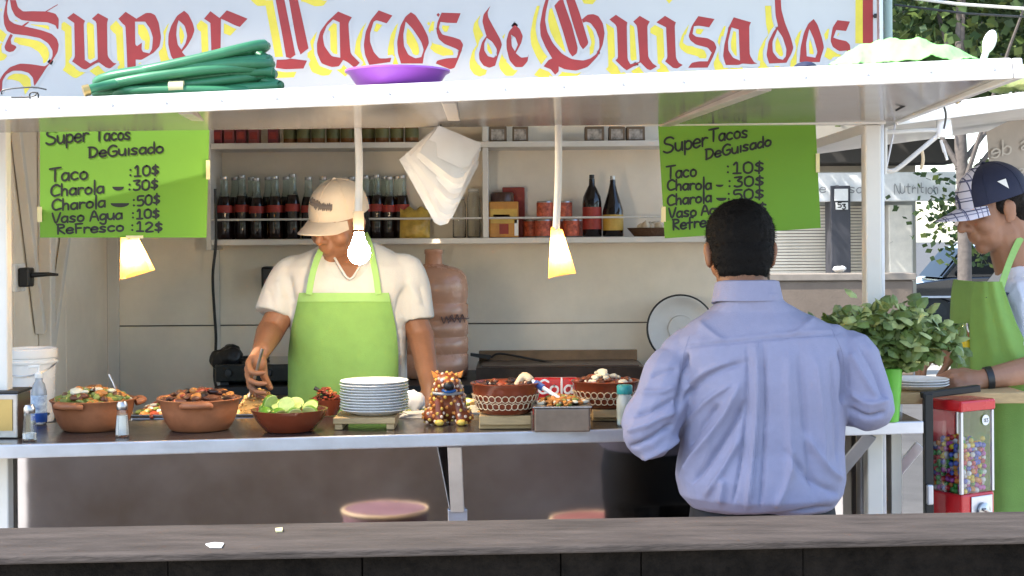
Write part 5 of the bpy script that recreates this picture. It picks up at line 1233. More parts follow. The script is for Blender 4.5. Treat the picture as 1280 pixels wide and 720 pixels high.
# top shelf: packets, jars, printed cartons
for i, px in enumerate((271, 286, 301, 317, 341)):
    pc_ = mat('packet_%d' % (i % 2), [(.20,.03,.04), (.30,.07,.07)][i % 2], .4, var=.3, scale=30)
    boxpkg(px-6, px+7, 160, zs2, '%s dark red packet along the top shelf from the poster with the lampshade' % ORDN[i], 'spice_packet', 'packet', [pc_], 5.69, .06, [(.15,.3,.85,.75,M['colalabel'])], 'red packets on the top shelf')
jr = thing('spice_jar', 'small amber spice jar on the top shelf near the cord', 'jar', (0,0,0), 'amber jars on the top shelf')
MB().lathe([(0,.001),(.024,.001),(.026,.004),(.026,.075),(.02,.085),(.02,.09),(0,.09)], (0,0,0), 20).build('jar_body', mat('amber_fill', (.22,.09,.03), .25, var=.4, scale=12), jr, smooth=True)
MB().lathe([(.0265,.02),(.0265,.055)], (0,0,0), 20, close=False).build('label', mat('olive_label', (.16,.16,.06), .5, var=.5, scale=9), jr, smooth=True)
MB().lathe([(0,.0905),(.0215,.0905),(.0215,.108),(0,.109)], (0,0,0), 18).build('lid', M['dark'], jr, smooth=True)
for i, px in enumerate((362, 380, 398, 416, 434, 460, 478, 496, 515)):
    p = Vector((P(px,170,5.70).x, 5.70+rnd.uniform(-.01,.02), zs2))
    lab = '%s amber spice jar along the top shelf from the red packets' % ORDN[i]
    if i == 0: jr.location = p; jr['label'] = lab
    else: dup(jr, p, rnd.uniform(0,6), lab)
pk_m = mat('carton_print', (.38,.34,.30), .6, var=.7, scale=45)
for i, (px0, px1) in enumerate(((612,634),(641,661),(732,756),(762,782),(784,807))):
    boxpkg(px0, px1, 158, zs2, '%s printed carton along the top shelf from the divider' % ORDN[i], 'spice_carton', 'carton', [mat('carton_brown', (.16,.11,.07), .6)], 5.67, .07, [(.12,.12,.86,.82,pk_m)], 'printed cartons on the top shelf')

# ================================================================== LAMPS
def pendant(px, py0, py1, Y, label, sway=0):
    a = P(px, py0, Y); b = P(px+sway, py1, Y); t = thing('pendant_lamp', label, 'lamp', a)
    MB().tube(smooth_line([a, a.lerp(b,.5)+Vector((.003,0,0)), b], 4), .0095, 10).build('cord_tube', M['white'], t, smooth=True)
    return t, b
bulb_m = mat('lit_bulb', (1,.95,.85), .3, var=0, emit=(1,.80,.55), es=110)
def bulb(t, c, r):
    MB().lathe([(0,-r*1.05),(r*.55,-r*.9),(r*.92,-r*.45),(r,0),(r*.9,r*.45),(r*.62,r*1.0),(r*.45,r*1.5),(r*.42,r*1.8),(0,r*1.8)], c, 24).build('bulb', bulb_m, t, smooth=True)
YLm = 3.72
t, b = pendant(447, 152, 264, YLm, 'bare lit bulb on a white tube in front of the cook face', 1)
MB().lathe([(0,0),(.0135,0),(.014,-.03),(.012,-.046),(0,-.046)], b, 18).build('socket', M['cream'], t, smooth=True)
bulb(t, P(449,316,YLm), .0285)
def translucent():
    m = bpy.data.materials.new('lampshade_paper'); m.use_nodes = True; n = m.node_tree.nodes; l = m.node_tree.links; n.clear()
    d = n.new('ShaderNodeBsdfDiffuse'); tr = n.new('ShaderNodeBsdfTranslucent'); mx = n.new('ShaderNodeMixShader'); o = n.new('ShaderNodeOutputMaterial')
    nz = n.new('ShaderNodeTexNoise'); nz.inputs['Scale'].default_value = 14; cr = n.new('ShaderNodeValToRGB'); cr.color_ramp.elements[0].color = (.62,.36,.10,1); cr.color_ramp.elements[1].color = (.80,.55,.22,1)
    l.new(nz.outputs['Fac'], cr.inputs[0]); l.new(cr.outputs[0], d.inputs[0]); l.new(cr.outputs[0], tr.inputs[0])
    mx.inputs[0].default_value = .55; l.new(d.outputs[0], mx.inputs[1]); l.new(tr.outputs[0], mx.inputs[2]); l.new(mx.outputs[0], o.inputs[0]); return m
shade_m = translucent()
bulb_s = mat('shaded_bulb', (1,.95,.85), .3, var=0, emit=(1,.75,.42), es=110)
def shade(t, tl, tr_, bl, br, Y):
    A, B, C, D = P(*tl, Y-.008), P(*tr_, Y-.008), P(*br, Y-.03), P(*bl, Y-.03)
    bk = Vector((0,.016,0)); bk2 = Vector((0,.06,0))
    mb = MB(); q = [A, B, B+bk, A+bk, D, C, C+bk2, D+bk2]
    mid = (D+C)/2 + Vector((0,-.004,.008))
    mb.add(q+[mid], [(0,1,5,8,4),(1,2,6,5),(2,3,7,6),(3,0,4,7)]); mb.build('paper_shade', shade_m, t)
    c = (A+B+C+D)/4 + Vector((0,.02,.004)); MB().ell(c, (.0125,.0125,.018)).build('bulb', bulb_s, t, smooth=True)
t, b = pendant(698, 150, 288, 3.76, 'lamp with folded paper shade hanging from the flap beside the red cans', -3)
shade(t, (689,284), (703,287), (686,348), (720,342), 3.76)
t, b = pendant(163, 152, 300, 3.925+.04, 'lamp with folded paper shade hanging below the green poster', 0)
shade(t, (151,297), (171,297), (150,349), (187,338), 3.965)

# ================================================================== HANGING PAPER BAGS
bd = thing('paper_bundle', 'fanned bundle of white paper bags hanging under the flap', 'paper bags', P(552,157,3.74))
base_q = [(549,156),(602,180),(558,294),(500,196)]
rn = random.Random(12)
for k in range(12):
    s_ = k/11; Y = 3.62+.012*k
    q = [(549-3*s_+rn.uniform(-2,2), 157+2*s_), (602-4*s_+rn.uniform(-3,1), 179+26*s_), (582-26*s_+rn.uniform(-4,4), 214+80*s_), (529-29*s_+rn.uniform(-2,2), 190+8*s_+rn.uniform(-3,3))]
    c = [P(a, b, Y+dy) for (a, b), dy in zip(q, (0, rn.uniform(-.02,.02), -.03-rn.uniform(0,.03), rn.uniform(-.028,.02)))]
    c5 = c[2].lerp(c[3], .16); c6 = c[2].lerp(c[1], .10)
    MB().grid(lambda u, v: (c[0].lerp(c[1], u).lerp(c[3].lerp(c[2], u), v) if not (u > .99 and v > .99) else c5.lerp(c6, .5))+Vector((0,-.006*math.sin(u*PI)*math.sin(v*PI)+.004*math.sin(u*9+k*2),0)), 6, 6, (0,.0016,0)).build('paper_bag', M['paper'], bd, smooth=True)
MB().tube([P(551,150,3.715), P(551,162,3.71)], .002, 6).build('string', M['dark'], bd)

# ================================================================== ON TOP OF THE FLAP
def flap_top(px, Yrel):   # point on the flap's upper surface
    Y = Yrel; x = P(px, 100, Y).x
    t = (x-A0.x)/(A1.x-A0.x); a = A0.lerp(A1, t); hq = H0.lerp(H1, (x-H0.x)/(H1.x-H0.x)); k = min(1, max(0, (Y-a.y)/(hq.y-a.y)))
    z = (a.z+.042)*(1-k)+(hq.z+.031)*k; return Vector((x, Y, z))
hb = flap_top(232, 3.24)
hs = thing('garden_hose', 'coiled green garden hose tied with tape lying on the flap', 'hose', hb)
pts = []; rn = random.Random(9); NL = 9
for k in range(NL):
    oz = .013+.0115*k+rn.uniform(-.004,.004); ox = rn.uniform(-.022,.028); w = .187+rn.uniform(-.045,.022); dpt = .045+rn.uniform(-.015,.02)
    for a in np.linspace(0, 2*PI, 40, endpoint=False):
        c, s_ = math.cos(a), math.sin(a); c = math.copysign(abs(c)**.8, c); s_ = math.copysign(abs(s_)**.8, s_)
        pts.append(hb + Vector((ox + w*c, dpt*s_+.01, oz*(.42+.32*(c+1)) + .004*math.sin(a*2+k))))
MB().tube(pts, .0112, 10).build('hose_coil', M['hose'], hs, smooth=True)
e0 = flap_top(150, 3.16)
MB().tube(smooth_line([hb+Vector((-.10,-.03,.035)), hb+Vector((-.15,-.05,.022)), P(118,110,3.16), P(108,113,3.15)], 5), .0100, 10).build('hose_end', M['hose'], hs, smooth=True)
MB().tube([P(112,112,3.155), P(104,114,3.15)], [.0125,.0125], 14).build('brass_fitting', M['brass'], hs, smooth=True)
tpz = P(221,109,3.19); MB().tube([tpz+Vector((-.016,-.0,0)), tpz+Vector((.016,0,.001))], .0135, 12).build('tape_band', M['tape'], hs, smooth=True)
pp = flap_top(497, 3.16)
tag(MB().lathe([(0,.0),(.080,.0),(.086,.004),(.104,.030),(.112,.034),(.112,.038),(.102,.036),(.084,.010),(0,.007)], pp, 48).build('purple_tray', M['purple'], smooth=True), 'shallow purple plastic tray on the edge of the flap', 'tray')
# wire stand, far left
wb = flap_top(30, 3.19); wr_t = thing('wire_stand', 'thin bent wire stand lying at the end of the flap', 'wire stand', wb)
for i, L in enumerate(([(2,118),(6,112),(40,109),(58,112)], [(14,122),(40,121),(47,116),(47,124),(38,124),(38,116),(47,116)])):
    MB().tube(smooth_line([P(a, b, 3.19) for a, b in L], 3), .0018, 6).build('wire', M['dark'], wr_t, smooth=True)
# dark cap, lime cloth, white spoon tip, green bundle
pcap = flap_top(1012, 3.02)
cpb = MB()
cpb.ell(pcap+Vector((0,.05,.012)), (.024,.05,.014)); tag(cpb.build('folded_cap', M['navy'], smooth=True), 'small folded navy cloth beside the lime cloth on the flap', 'cloth')
ca, cb_ = 1022, 1258
def clothf(u, v):
    px = ca+(cb_-ca)*u; Y = 2.97+.42*v + .03*math.sin(u*7)
    b = flap_top(px, Y); prof_ = min(1, u*4.5)**.8*min(1, (1-u)*3.2)**.9*(.62+.38*math.exp(-((u-.42)/.28)**2))
    z = .006 + .070*prof_*min(1, v*2.6+.05)**.75*min(1,(1-v)*4) + .010*mnoise.noise(Vector((u*9, v*4, 1))) + .006*abs(mnoise.noise(Vector((u*24+v*5, v*9, 4))))
    return Vector((b.x, Y, b.z+max(.003, z)))
tag(MB().grid(clothf, 80, 36, (0,0,-.002)).build('lime_cloth', M['cloth'], smooth=True), 'crumpled lime green cloth heaped on the flap corner', 'cloth')
pw_ = flap_top(1236, 3.1); tag(MB().ell(P(1237,52,3.1), (.014,.006,.026), Matrix.Rotation(.35,3,'Y')).tube([P(1235,58,3.1), pw_+Vector((-.02,0,.002))], .007, 8).build('plastic_scoop', M['plate'], smooth=True), 'white plastic scoop poking up behind the lime cloth', 'scoop')
grb = crumple('cloth_bundle', 'lime and yellow cloth bundle resting on the side flap', 'cloth', Vector((1.38, 4.0, 1.985)), (.16,.10,.075), mat('lime_bundle', (.38,.62,.12), .8, var=.4, scale=9, col2=(.8,.78,.4)), 31)

# ================================================================== RIGHT END: HERBS, SIDE SHELF, GUMBALL MACHINE
hv = place(1112, 529, .03)
vs_ = thing('herb_vase', 'lime green plastic vase stuffed with a big bunch of leafy herbs', 'plant', hv)
MB().lathe([(0,.001),(.022,.001),(.024,.004),(.033,.135),(.035,.137),(.033,.139),(.029,.130),(.021,.01),(0,.008)], hv, 30).build('vase', mat('lime_plastic', (.16,.55,.06), .3, trans=.15), vs_, smooth=True)
rn = random.Random(17); lf = [MB(), MB()]; stm = MB()
hcx = P(1108, 420, hv.y).x; hcz = P(1108, 420, hv.y).z
def leaf(mb, p, d, n, L, w):
    d = d.normalized(); s_ = d.cross(n).normalized()*w; nn = s_.cross(d).normalized()
    mb.add([p, p+d*L*.3+s_-nn*.1*w, p+d*L*.7+s_*.8, p+d*L, p+d*L*.7-s_*.8, p+d*L*.3-s_-nn*.1*w, p+d*L*.5+nn*w*.35], [(0,1,6),(1,2,6),(2,3,6),(3,4,6),(4,5,6),(5,0,6)])
for k in range(125):
    a = rn.uniform(0, 2*PI); q = math.sqrt(rn.random()); ex = .175; 
    tip = Vector((hcx + ex*q*math.cos(a), hv.y + .13*q*math.sin(a), hcz + .10*math.sqrt(max(0,1-q*q))*rn.uniform(-.85,1.0) + rn.uniform(-.015,.015)))
    root = hv + Vector((rn.uniform(-.02,.02), rn.uniform(-.02,.02), .12)); midp = root.lerp(tip, .5)+Vector((0,0,.03))
    ln = smooth_line([root, midp, tip], 5); stm.tube(ln, .0016, 4)
    for j in range(14):
        p = ln[rn.randrange(4, len(ln))] + Vector((rn.uniform(-.02,.02), rn.uniform(-.02,.02), rn.uniform(-.02,.02)))
        d = Vector((rn.uniform(-1,1), rn.uniform(-1,.6), rn.uniform(-.9,.7))); n = Vector((rn.uniform(-.5,.5), -.6, 1))
        leaf(lf[0 if rn.random() < .58 else 1], p, d, n, rn.uniform(.026,.050), rn.uniform(.011,.019))
stm.build('stems', M['stem'], vs_, kind='stuff'); lf[0].build('leaves', M['herb'], vs_, kind='stuff'); lf[1].build('pale_leaves', M['herb2'], vs_, kind='stuff')
# side shelf
zsd = P(1150, 490, 4.05).z
ss = thing('side_shelf', 'wooden plank shelf on the open end of the trailer', 'shelf', (1.2, 4.2, zsd-.03))
for k in range(3): MB().box((1.03, 4.02+.13*k, zsd-.03), (1.40, 4.145+.13*k, zsd)).build('plank', M['wood'], ss, bevel=.003)
MB().box((1.035, 4.03, zsd-.10), (1.06, 4.40, zsd-.0305)).build('batten', M['alu'], ss)
for k in range(3):
    o = plate0.copy(); COL.objects.link(o); o.location = Vector((P(1146,478,4.12).x, 4.12, zsd+.001+.0071*k)); tag(o, ['white plate lying directly on the wooden side shelf', 'middle white plate of the three on the side shelf', 'topmost white plate of the three on the side shelf'][k], 'plate', 'plates on the side shelf')
pcb = Vector((P(1206,420,4.36).x, 4.36, zsd)); bt = thing('spray_bottle', 'clear bottle with yellow band in front of the tree trunk', 'bottle', pcb)
MB().lathe([(0,.001),(.022,.001),(.024,.004),(.024,.12),(.012,.15),(.011,.17),(0,.171)], pcb, 22).build('bottle_body', M['glass'], bt, smooth=True)
MB().lathe([(.0245,.10),(.0245,.118)], pcb, 22, close=False).build('yellow_band', mat('bright_yellow', (.75,.5,.02), .4), bt, smooth=True)
# gumball machine
YGm = 3.98; ga = math.radians(32); w = .128
gz = lambda py: P(1200, py, YGm).z
gc = Vector((P(1199,600,YGm).x, YGm, 0)); Rg = Matrix.Rotation(ga, 3, 'Z')
gm = thing('gumball_machine', 'red gumball machine with glass case in a black steel frame', 'gumball machine', gc)
def gbox(x0, y0, z0, x1, y1, z1):
    return MB().hexa([gc+Rg@Vector((x,y,0))+Vector((0,0,z)) for z in (z0,z1) for x, y in ((x0,y0),(x1,y0),(x1,y1),(x0,y1))])
h = w/2; zb, zg0, zg1, zt_ = gz(722), gz(612), gz(511), gz(497)
gbox(-h,-h,zb,h,h,zg0).build('base_box', M['redp'], gm, bevel=.006)
gbox(-h-.004,-h-.004,zg1+.0005,h+.004,h+.004,zt_).build('lid', M['redp'], gm, bevel=.006)
gl = gbox(-h+.006,-h+.002,zg0+.001,h-.002,-h+.004,zg1).build('front_pane', M['glass'], gm)
gbox(-h+.002,-h+.006,zg0+.001,-h+.004,h-.006,zg1).build('side_pane', M['glass'], gm)
gbox(h-.004,-h+.006,zg0+.001,h-.002,h-.006,zg1).build('side_pane', M['glass'], gm)
gbox(-h+.006,h-.004,zg0+.001,h-.006,h-.002,zg1).build('back_pane', M['redp'], gm)
for x, y in ((-h,-h),(h-.0085,-h),(-h,h-.0085),(h-.0085,h-.0085)): gbox(x, y, zg0+.0008, x+.0085, y+.0085, zg1).build('corner_trim', M['alu'], gm, bevel=.001)
gbox(-.030,-h-.004,gz(650),.052,-h-.0005,zg0-.008).build('coin_plate', M['alu'], gm, bevel=.002)
cc = gc+Rg@Vector((.012,-h-.006,0)); cc.z = gz(634)
Rk = Rg @ Matrix.Rotation(PI/2, 3, 'X')
MB().lathe([(0,0),(.022,0),(.022,.006),(.014,.010),(0,.012)], cc, 20, R=Rk).build('coin_dial', M['steel2'], gm, smooth=True)
MB().rbox(cc+Rg@Vector((0,-.016,0)), (.034,.010,.009), Rg @ Matrix.Rotation(.5,3,'Y')).build('turn_handle', M['steel2'], gm, bevel=.003)
sc_ = gc+Rg@Vector((.030,-h-.0005,0)); sc_.z = gz(523)
stk = MB().lathe([(0,0),(.014,0),(.014,.0008),(0,.001)], sc_, 24, R=Rk).build('price_sticker', M['plate'], gm)
mb = MB(); write(mb, lambda x, y, d: sc_+Rg@Vector((x*.0001-.009, -.0025-d, 0))+Vector((0,0,-y*.0001)), "$3", 0, 50, 180, 50, 100, 16, random.Random(1)); mb.build('sticker_print', M['ink'], stk, kind='stuff')
fx = gc+Rg@Vector((-h-.016,-h+.0,0))
MB().box((P(1151,0,YGm-.05).x, YGm-.06, .02), (P(1162,0,YGm-.05).x, YGm-.035, gz(489))).build('frame_post', M['black'], gm, bevel=.003)
MB().bar(P(1152,496,YGm-.047)+Vector((0,0,.004)), P(1224,487,YGm-.03)+Vector((0,0,.004)), .024, .018).build('frame_arm', M['black'], gm, bevel=.003)
MB().box((P(1153,0,YGm-.06).x, YGm-.075, gz(625)), (P(1161,0,YGm-.06).x, YGm-.0605, gz(600))).build('padlock', M['alu'], gm, bevel=.004)
MB().lathe([(0,.001),(.13,.001),(.13,.02),(.03,.03),(.022,.04),(.022,zb-.0005),(0,zb-.0005)], gc, 32).build('stand', M['black'], gm, smooth=True)
gms = [mat('gum_%d' % i, c, .25, var=.05) for i, c in enumerate(((.6,.04,.04),(.75,.55,.03),(.08,.35,.06),(.08,.12,.5),(.7,.25,.03),(.5,.08,.35),(.75,.72,.68)))]
mb = MB(); rn = random.Random(20); r = .0072
nx = int((w-.02)/(2*r)); zz = zg0+.001+r
for lay in range(12):
    for i in range(nx):
        for j in range(nx):
            if 2 < i < nx-1 and 1 < j and lay < 10 : 
                if not (i == nx-2): continue
            x = -h+.0135+(i+.5*(lay % 2))*2*r; y = -h+.0135+(j+.5*(lay % 2))*2*r
            if abs(x) > h-.011 or abs(y) > h-.011: continue
            if lay >= 11 and rn.random() < .5: continue
            mb.cur = rn.randrange(7); p = gc+Rg@Vector((x+rn.uniform(-.003,.003), y+rn.uniform(-.002,.003), 0)); p.z = zz+lay*r*1.62+rn.uniform(-.003,.003)
            mb.ell(p, (r,r,r), None, 8, 6)
tag(mb.build('gumballs', gms, smooth=True), 'many bright coloured gumballs filling the glass case', 'gumballs', kind='stuff')
# lamp bracket on the corner post with hanging odds and ends
YK = pr.y+.01
lbk = thing('lamp_bracket', 'white tubular lamp bracket on the corner post with hanging scraps', 'bracket', P(1108,190,YK))
MB().tube(smooth_line([P(1106,166,YK), P(1150,163,YK), P(1178,163,YK)], 3), .0065, 8).build('top_tube', M['white'], lbk, smooth=True)
MB().tube(smooth_line([P(1108,213,YK), P(1120,212,YK), P(1150,188,YK), P(1180,163,YK)], 3), .0065, 8).build('brace_tube', M['white'], lbk, smooth=True)
MB().tube([P(1106,160,YK), P(1106,218,YK)], .007, 8).build('wall_tube', M['white'], lbk, smooth=True)
MB().lathe([(0,0),(.020,.001),(.022,.01),(.019,.045),(.011,.062),(.010,.085),(0,.086)], P(1180,172,YK), 20).build('socket_shell', M['plate'], lbk, smooth=True)
MB().tube(smooth_line([P(1176,175,YK), P(1180,190,YK), P(1178,180,YK), P(1184,200,YK)], 3), .004, 6).build('rag', M['paper'], lbk, smooth=True)
MB().tube(smooth_line([P(1152,186,YK), P(1154,200,YK), P(1151,212,YK)], 3), .0045, 6).build('rag_strip', M['cream'], lbk, smooth=True)
MB().tube(smooth_line([P(1120,150,YK), P(1114,180,YK), P(1106,218,YK)], 3), .003, 6).build('cord', M['alu'], lbk, smooth=True)
jk_t = thing('wire_connector', 'tangle of cable clips and connectors under the flap corner', 'connectors', P(1175,120,3.4))
rn = random.Random(2)
for k in range(9):
    c = P(1150+rn.uniform(0,50), 112+rn.uniform(-2,14), 3.45); MB().rbox(c, (rn.uniform(.012,.03),.015,rn.uniform(.008,.018)), Matrix.Rotation(rn.uniform(-.6,.6),3,'Y')).build('clip', rn.choice([M['cream'],M['plate'],M['dark'],M['brass']]), jk_t, bevel=.002)
MB().tube(smooth_line([P(1120,138,3.5), P(1150,122,3.45), P(1170,118,3.45), P(1182,140,3.6), P(1180,160,3.85)], 4), .0028, 6).build('wire', M['dark'], jk_t, smooth=True)
# reversed banner hanging at the side flap, seen from behind
YBn = 4.75
bn = thing('side_banner', 'grey brown banner seen from behind with show through lettering', 'banner', P(1225,210,YBn))
def bnf(u, v):
    a, b, c, d = P(1233,165,YBn), P(1340,112,YBn+.3), P(1340,262,YBn+.3), P(1240,245,YBn)
    return a.lerp(b,u).lerp(d.lerp(c,u),v)+Vector((0,.012*math.sin(u*7)*v,0))
MB().grid(bnf, 20, 8, (0,.002,0)).build('banner_sheet', mat('banner_back', (.34,.29,.24), .8, var=.15, scale=5), bn, smooth=True)
mb = MB(); bnp = lambda x, y, d: (lambda q: P(q[0], q[1], YBn+.3*(q[0]-1233)/107-.016-d))((1300-x, y))
write(mb, bnp, "cos de", -14, 176, 63, 199, 19, 2.0, random.Random(2)); write(mb, bnp, "sos", -8, 212, 31, 223, 18, 1.9, random.Random(3))
mb.build('reversed_lettering', mat('ghost_ink', (.44,.39,.33), .8), bn, kind='stuff')
# stools in front of the counter (mirrored in the steel panel)
for i, (px, lab, c_) in enumerate(((478, 'round plastic stool with pink seat in front of the steel panel', (.27,.16,.19)), (742, 'round plastic stool with red seat beside the customer', (.27,.11,.10)))):
    x = P(px, 640, 4.6).x*.78+(.115,.26)[i]; yy = 3.2; dz = (.035,-.035)[i]; t = thing('bar_stool', lab, 'stool', (x, yy, 0))
    MB().lathe([(0,.70),(.12,.70),(.125,.72),(.128,.755),(.122,.762),(0,.758)], (x,yy,dz), 32).build('seat', mat('stool_%d' % i, c_, .4, var=.3), t, smooth=True)
    MB().tube([(x+.127*math.cos(a), yy+.127*math.sin(a), .758+dz) for a in np.linspace(0,2*PI,32,endpoint=False)], .006, 6, closed=True).build('seat_rim', M['cream'], t, smooth=True)
    for a in (.8, 2.4, 3.9, 5.5): MB().tube([(x+.09*math.cos(a), yy+.09*math.sin(a), .699+dz), (x+.15*math.cos(a), yy+.15*math.sin(a), .001)], .012, 8).build('leg', M['steel2'], t, smooth=True)
    MB().tube([(x+.128*math.cos(a), yy+.128*math.sin(a), .25) for a in np.linspace(0,2*PI,24,endpoint=False)], .008, 6, closed=True).build('foot_ring', M['steel2'], t, smooth=True)
# pole and wires above the trailer end
pq = P(1109, 20, 4.15); tag(MB().tube([(pq.x, pq.y, 1.94), (pq.x, pq.y, 2.6)], .014, 14).build('flag_pole', mat('green_grey_pole', (.33,.42,.38), .5), smooth=True), 'pale green pole standing at the end of the banner sign', 'pole')
for i, (a, b, lab) in enumerate((((1095,-8),(1300,12),'white cable stretched above the lime cloth'), ((1118,6),(1300,22),'dark cable stretched above the lime cloth'))):
    tag(MB().tube([P(*a, 4.2), P((a[0]+b[0])/2, (a[1]+b[1])/2+3, 4.2), P(*b, 4.2)], .0045 if i == 0 else .003, 8).build('overhead_cable', M['white'] if i == 0 else M['dark'], smooth=True), lab, 'cable')

# ================================================================== ACROSS THE STREET
YB2 = 20.5
bld = thing('shop_building', 'beige shop building with rolled shutter and white fascia across the street', 'building', (6, YB2+3, 0))
def bb(px0, px1, py0, py1, Y, d=.1):
    a, b = P(px0, py1, Y), P(px1, py0, Y); return MB().box((a.x, Y, a.z), (b.x, Y+d, b.z))
facade = mat('facade_plaster', (.55,.50,.42), .9, var=.15, scale=1, bump=.2)
shutter = mat('shutter_beige', (.76,.69,.58), .6, var=.12, scale=2)
MB().box((-12, YB2+.6, .02), (P(1143,0,YB2+.6).x, YB2+8, 6.5)).build('wall', facade, bld)
MB().box((-12, YB2-.25, 2.62), (P(1195,0,YB2).x, YB2+.59, 2.95)).build('canopy', mat('dark_soffit', (.05,.045,.04), .8), bld, bevel=.02)
fa = MB().box((P(1003,0,YB2).x, YB2-.2, P(1100,252,YB2).z), (P(1188,0,YB2).x, YB2-.02, P(1100,216,YB2).z)).build('fascia', mat('fascia_white', (.80,.80,.79), .6), bld, bevel=.01)
mb = MB(); write(mb, lambda x, y, d: P(1040+x, 240+y, YB2-.215-d), "De Casa", -28, 2, 40, 2, 12, 1.3, random.Random(4)); write(mb, lambda x, y, d: P(1120+x, 242+y, YB2-.215-d), "Nutrition", -2, 0, 54, -1, 14, 1.2, random.Random(6)); mb.build('fascia_lettering', mat('grey_print', (.30,.30,.30), .7), fa, kind='stuff')
z0, z1 = P(1000,345,YB2).z-.5, P(1000,256,YB2).z
for x0, x1 in ((955, 1038), (1064, 1112)):
    X0, X1 = P(x0,0,YB2).x, P(x1,0,YB2).x; n = 34
    sh_ = MB().box((X0, YB2+.42, .03), (X1, YB2+.5, z1)).build('shutter', M['dark'], bld)
    me0 = None
    for k in range(n):
        zz = z0+(z1-z0)*k/n
        if me0 is None:
            o = MB().box((X0, YB2+.36, zz), (X1, YB2+.415, zz+(z1-z0)/n*.82)).build('slat', shutter, sh_, bevel=.008); me0 = o
        else:
            o = me0.copy(); COL.objects.link(o); o.parent = sh_; o.location.z = (z1-z0)*k/n
pil = bb(1040, 1063, 232, 420, YB2-.25, .4).build('dark_pillar', mat('dark_pillar', (.05,.05,.06), .5), bld, bevel=.01)
ns = bb(1043.5, 1060, 236, 251, YB2-.29, .03).build('square_sign', M['plate'], pil); ns2 = bb(1045, 1060, 253, 262, YB2-.29, .03).build('number_plate', M['plate'], pil)  # plain white square sign above the number plate
mb = MB(); write(mb, lambda x, y, d: P(1047+x, 260.5+y, YB2-.30-d), "53", 0, 0, 11, 0, 6.5, 1.4, random.Random(1)); mb.build('number_print', M['ink'], ns2, kind='stuff')
bb(1112, 1141, 256, 420, YB2-.1, .5).build('column', mat('cream_column', (.76,.71,.62), .8), bld, bevel=.02)
# low wall near the kerb
lw2 = thing('planter_wall', 'brown rendered planter wall on the far pavement', 'wall', (3.5, 16.9, .02))
a, b = P(930,345,16.9), P(1142,348,16.9)
MB().box((a.x-3, 16.9, .021), (b.x, 17.25, a.z-.06)).build('wall_body', mat('brown_render', (.19,.145,.11), .9, var=.2, scale=2, bump=.3), lw2, bevel=.02)
MB().box((a.x-3.03, 16.87, a.z-.0595), (b.x+.03, 17.28, a.z+.02)).build('coping', mat('coping_stone', (.26,.22,.18), .9, var=.2), lw2, bevel=.01)
crumple('white_rag', 'white rag lying on the brown planter wall', 'rag', Vector((P(1052,338,17).x, 17.05, a.z+.02)), (.10,.08,.07), M['paper'], 40)
# parked car
car = thing('parked_car', 'dark parked car on the street behind the herbs', 'car', (6.2, 14.6, -.12))
cp = mat('dark_car_paint', (.014,.016,.018), .12, var=.1, coat=1); cg = mat('car_glass', (.010,.011,.012), .3, var=0, spec=.15)
CX = P(1150, 0, 14.6).x-1.15; G0 = -.12
def carsec(pts, y0, y1, name, m, bevel=.04, parent=None): 
    return MB().prism([[Vector((CX+a, y0, G0+b)) for a, b in pts]], (0, y1-y0, 0)).build(name, m, parent or car, bevel=bevel, seg=3)
low = [(0,.30),(.02,.62),(.10,.80),(.9,.92),(1.25,.97),(3.7,1.0),(4.35,.98),(4.45,.75),(4.42,.32),(3.95,.24),(3.85,.5),(3.5,.62),(3.15,.5),(3.05,.24),(1.35,.24),(1.25,.5),(.92,.62),(.58,.5),(.48,.24)]
bodyo = carsec(low, 13.75, 15.5, 'car_body', cp, .05)
cabin = [(1.05,.96),(1.50,1.50),(1.95,1.62),(3.6,1.62),(4.1,1.48),(4.3,.99)]
carsec(cabin, 13.87, 15.38, 'cabin', cp, .06)
for k, L in enumerate(([(1.30,1.03),(1.66,1.46),(2.0,1.54),(2.42,1.55),(2.42,1.03)], [(2.5,1.03),(2.5,1.55),(3.5,1.54),(3.95,1.42),(4.05,1.03)])): carsec(L, 13.855, 13.868, 'side_window', cg, 0)
MB().hexa([(CX+1.03,13.95,G0+.98),(CX+1.03,15.3,G0+.98),(CX+1.06,15.3,G0+.99),(CX+1.06,13.95,G0+.99),(CX+1.46,14.0,G0+1.50),(CX+1.46,15.25,G0+1.50),(CX+1.49,15.25,G0+1.51),(CX+1.49,14.0,G0+1.51)]).build('windscreen', cg, car)
MB().ell((CX+1.45,13.70,G0+1.04), (.10,.07,.075)).build('wing_mirror', cp, car, smooth=True)
for xx in (.92, 3.5):
    for yy in (13.80, 15.27):
        wh = MB().lathe([(0,0),(.31,0),(.32,.03),(.32,.15),(.31,.18),(0,.18)], (CX+xx, yy+.18, G0+.32), 32, R=Matrix.Rotation(PI/2,3,'X')).build('wheel', M['black'], car, smooth=True)
        MB().lathe([(0,0),(.2,0),(.21,.02),(0,.03)], (CX+xx, yy+.0, G0+.32), 24, R=Matrix.Rotation(PI/2,3,'X')).build('rim', M['dark'], wh, smooth=True)
MB().ell((CX+.10,13.95,G0+.70), (.09,.16,.07)).build('headlight', M['plate'], car, smooth=True)
for xx in (2.2, 3.35): MB().box((CX+xx,13.735,G0+.86), (CX+xx+.18,13.752,G0+.89)).build('door_handle', M['alu'], car, bevel=.004)
MB().box((CX+.55,13.735,G0+.60), (CX+4.0,13.752,G0+.64)).build('side_strip', M['alu'], car, bevel=.004)
car.location = Vector((car.location.x + P(1160,0,28).x-1.05-CX, car.location.y+13.4, -.12))
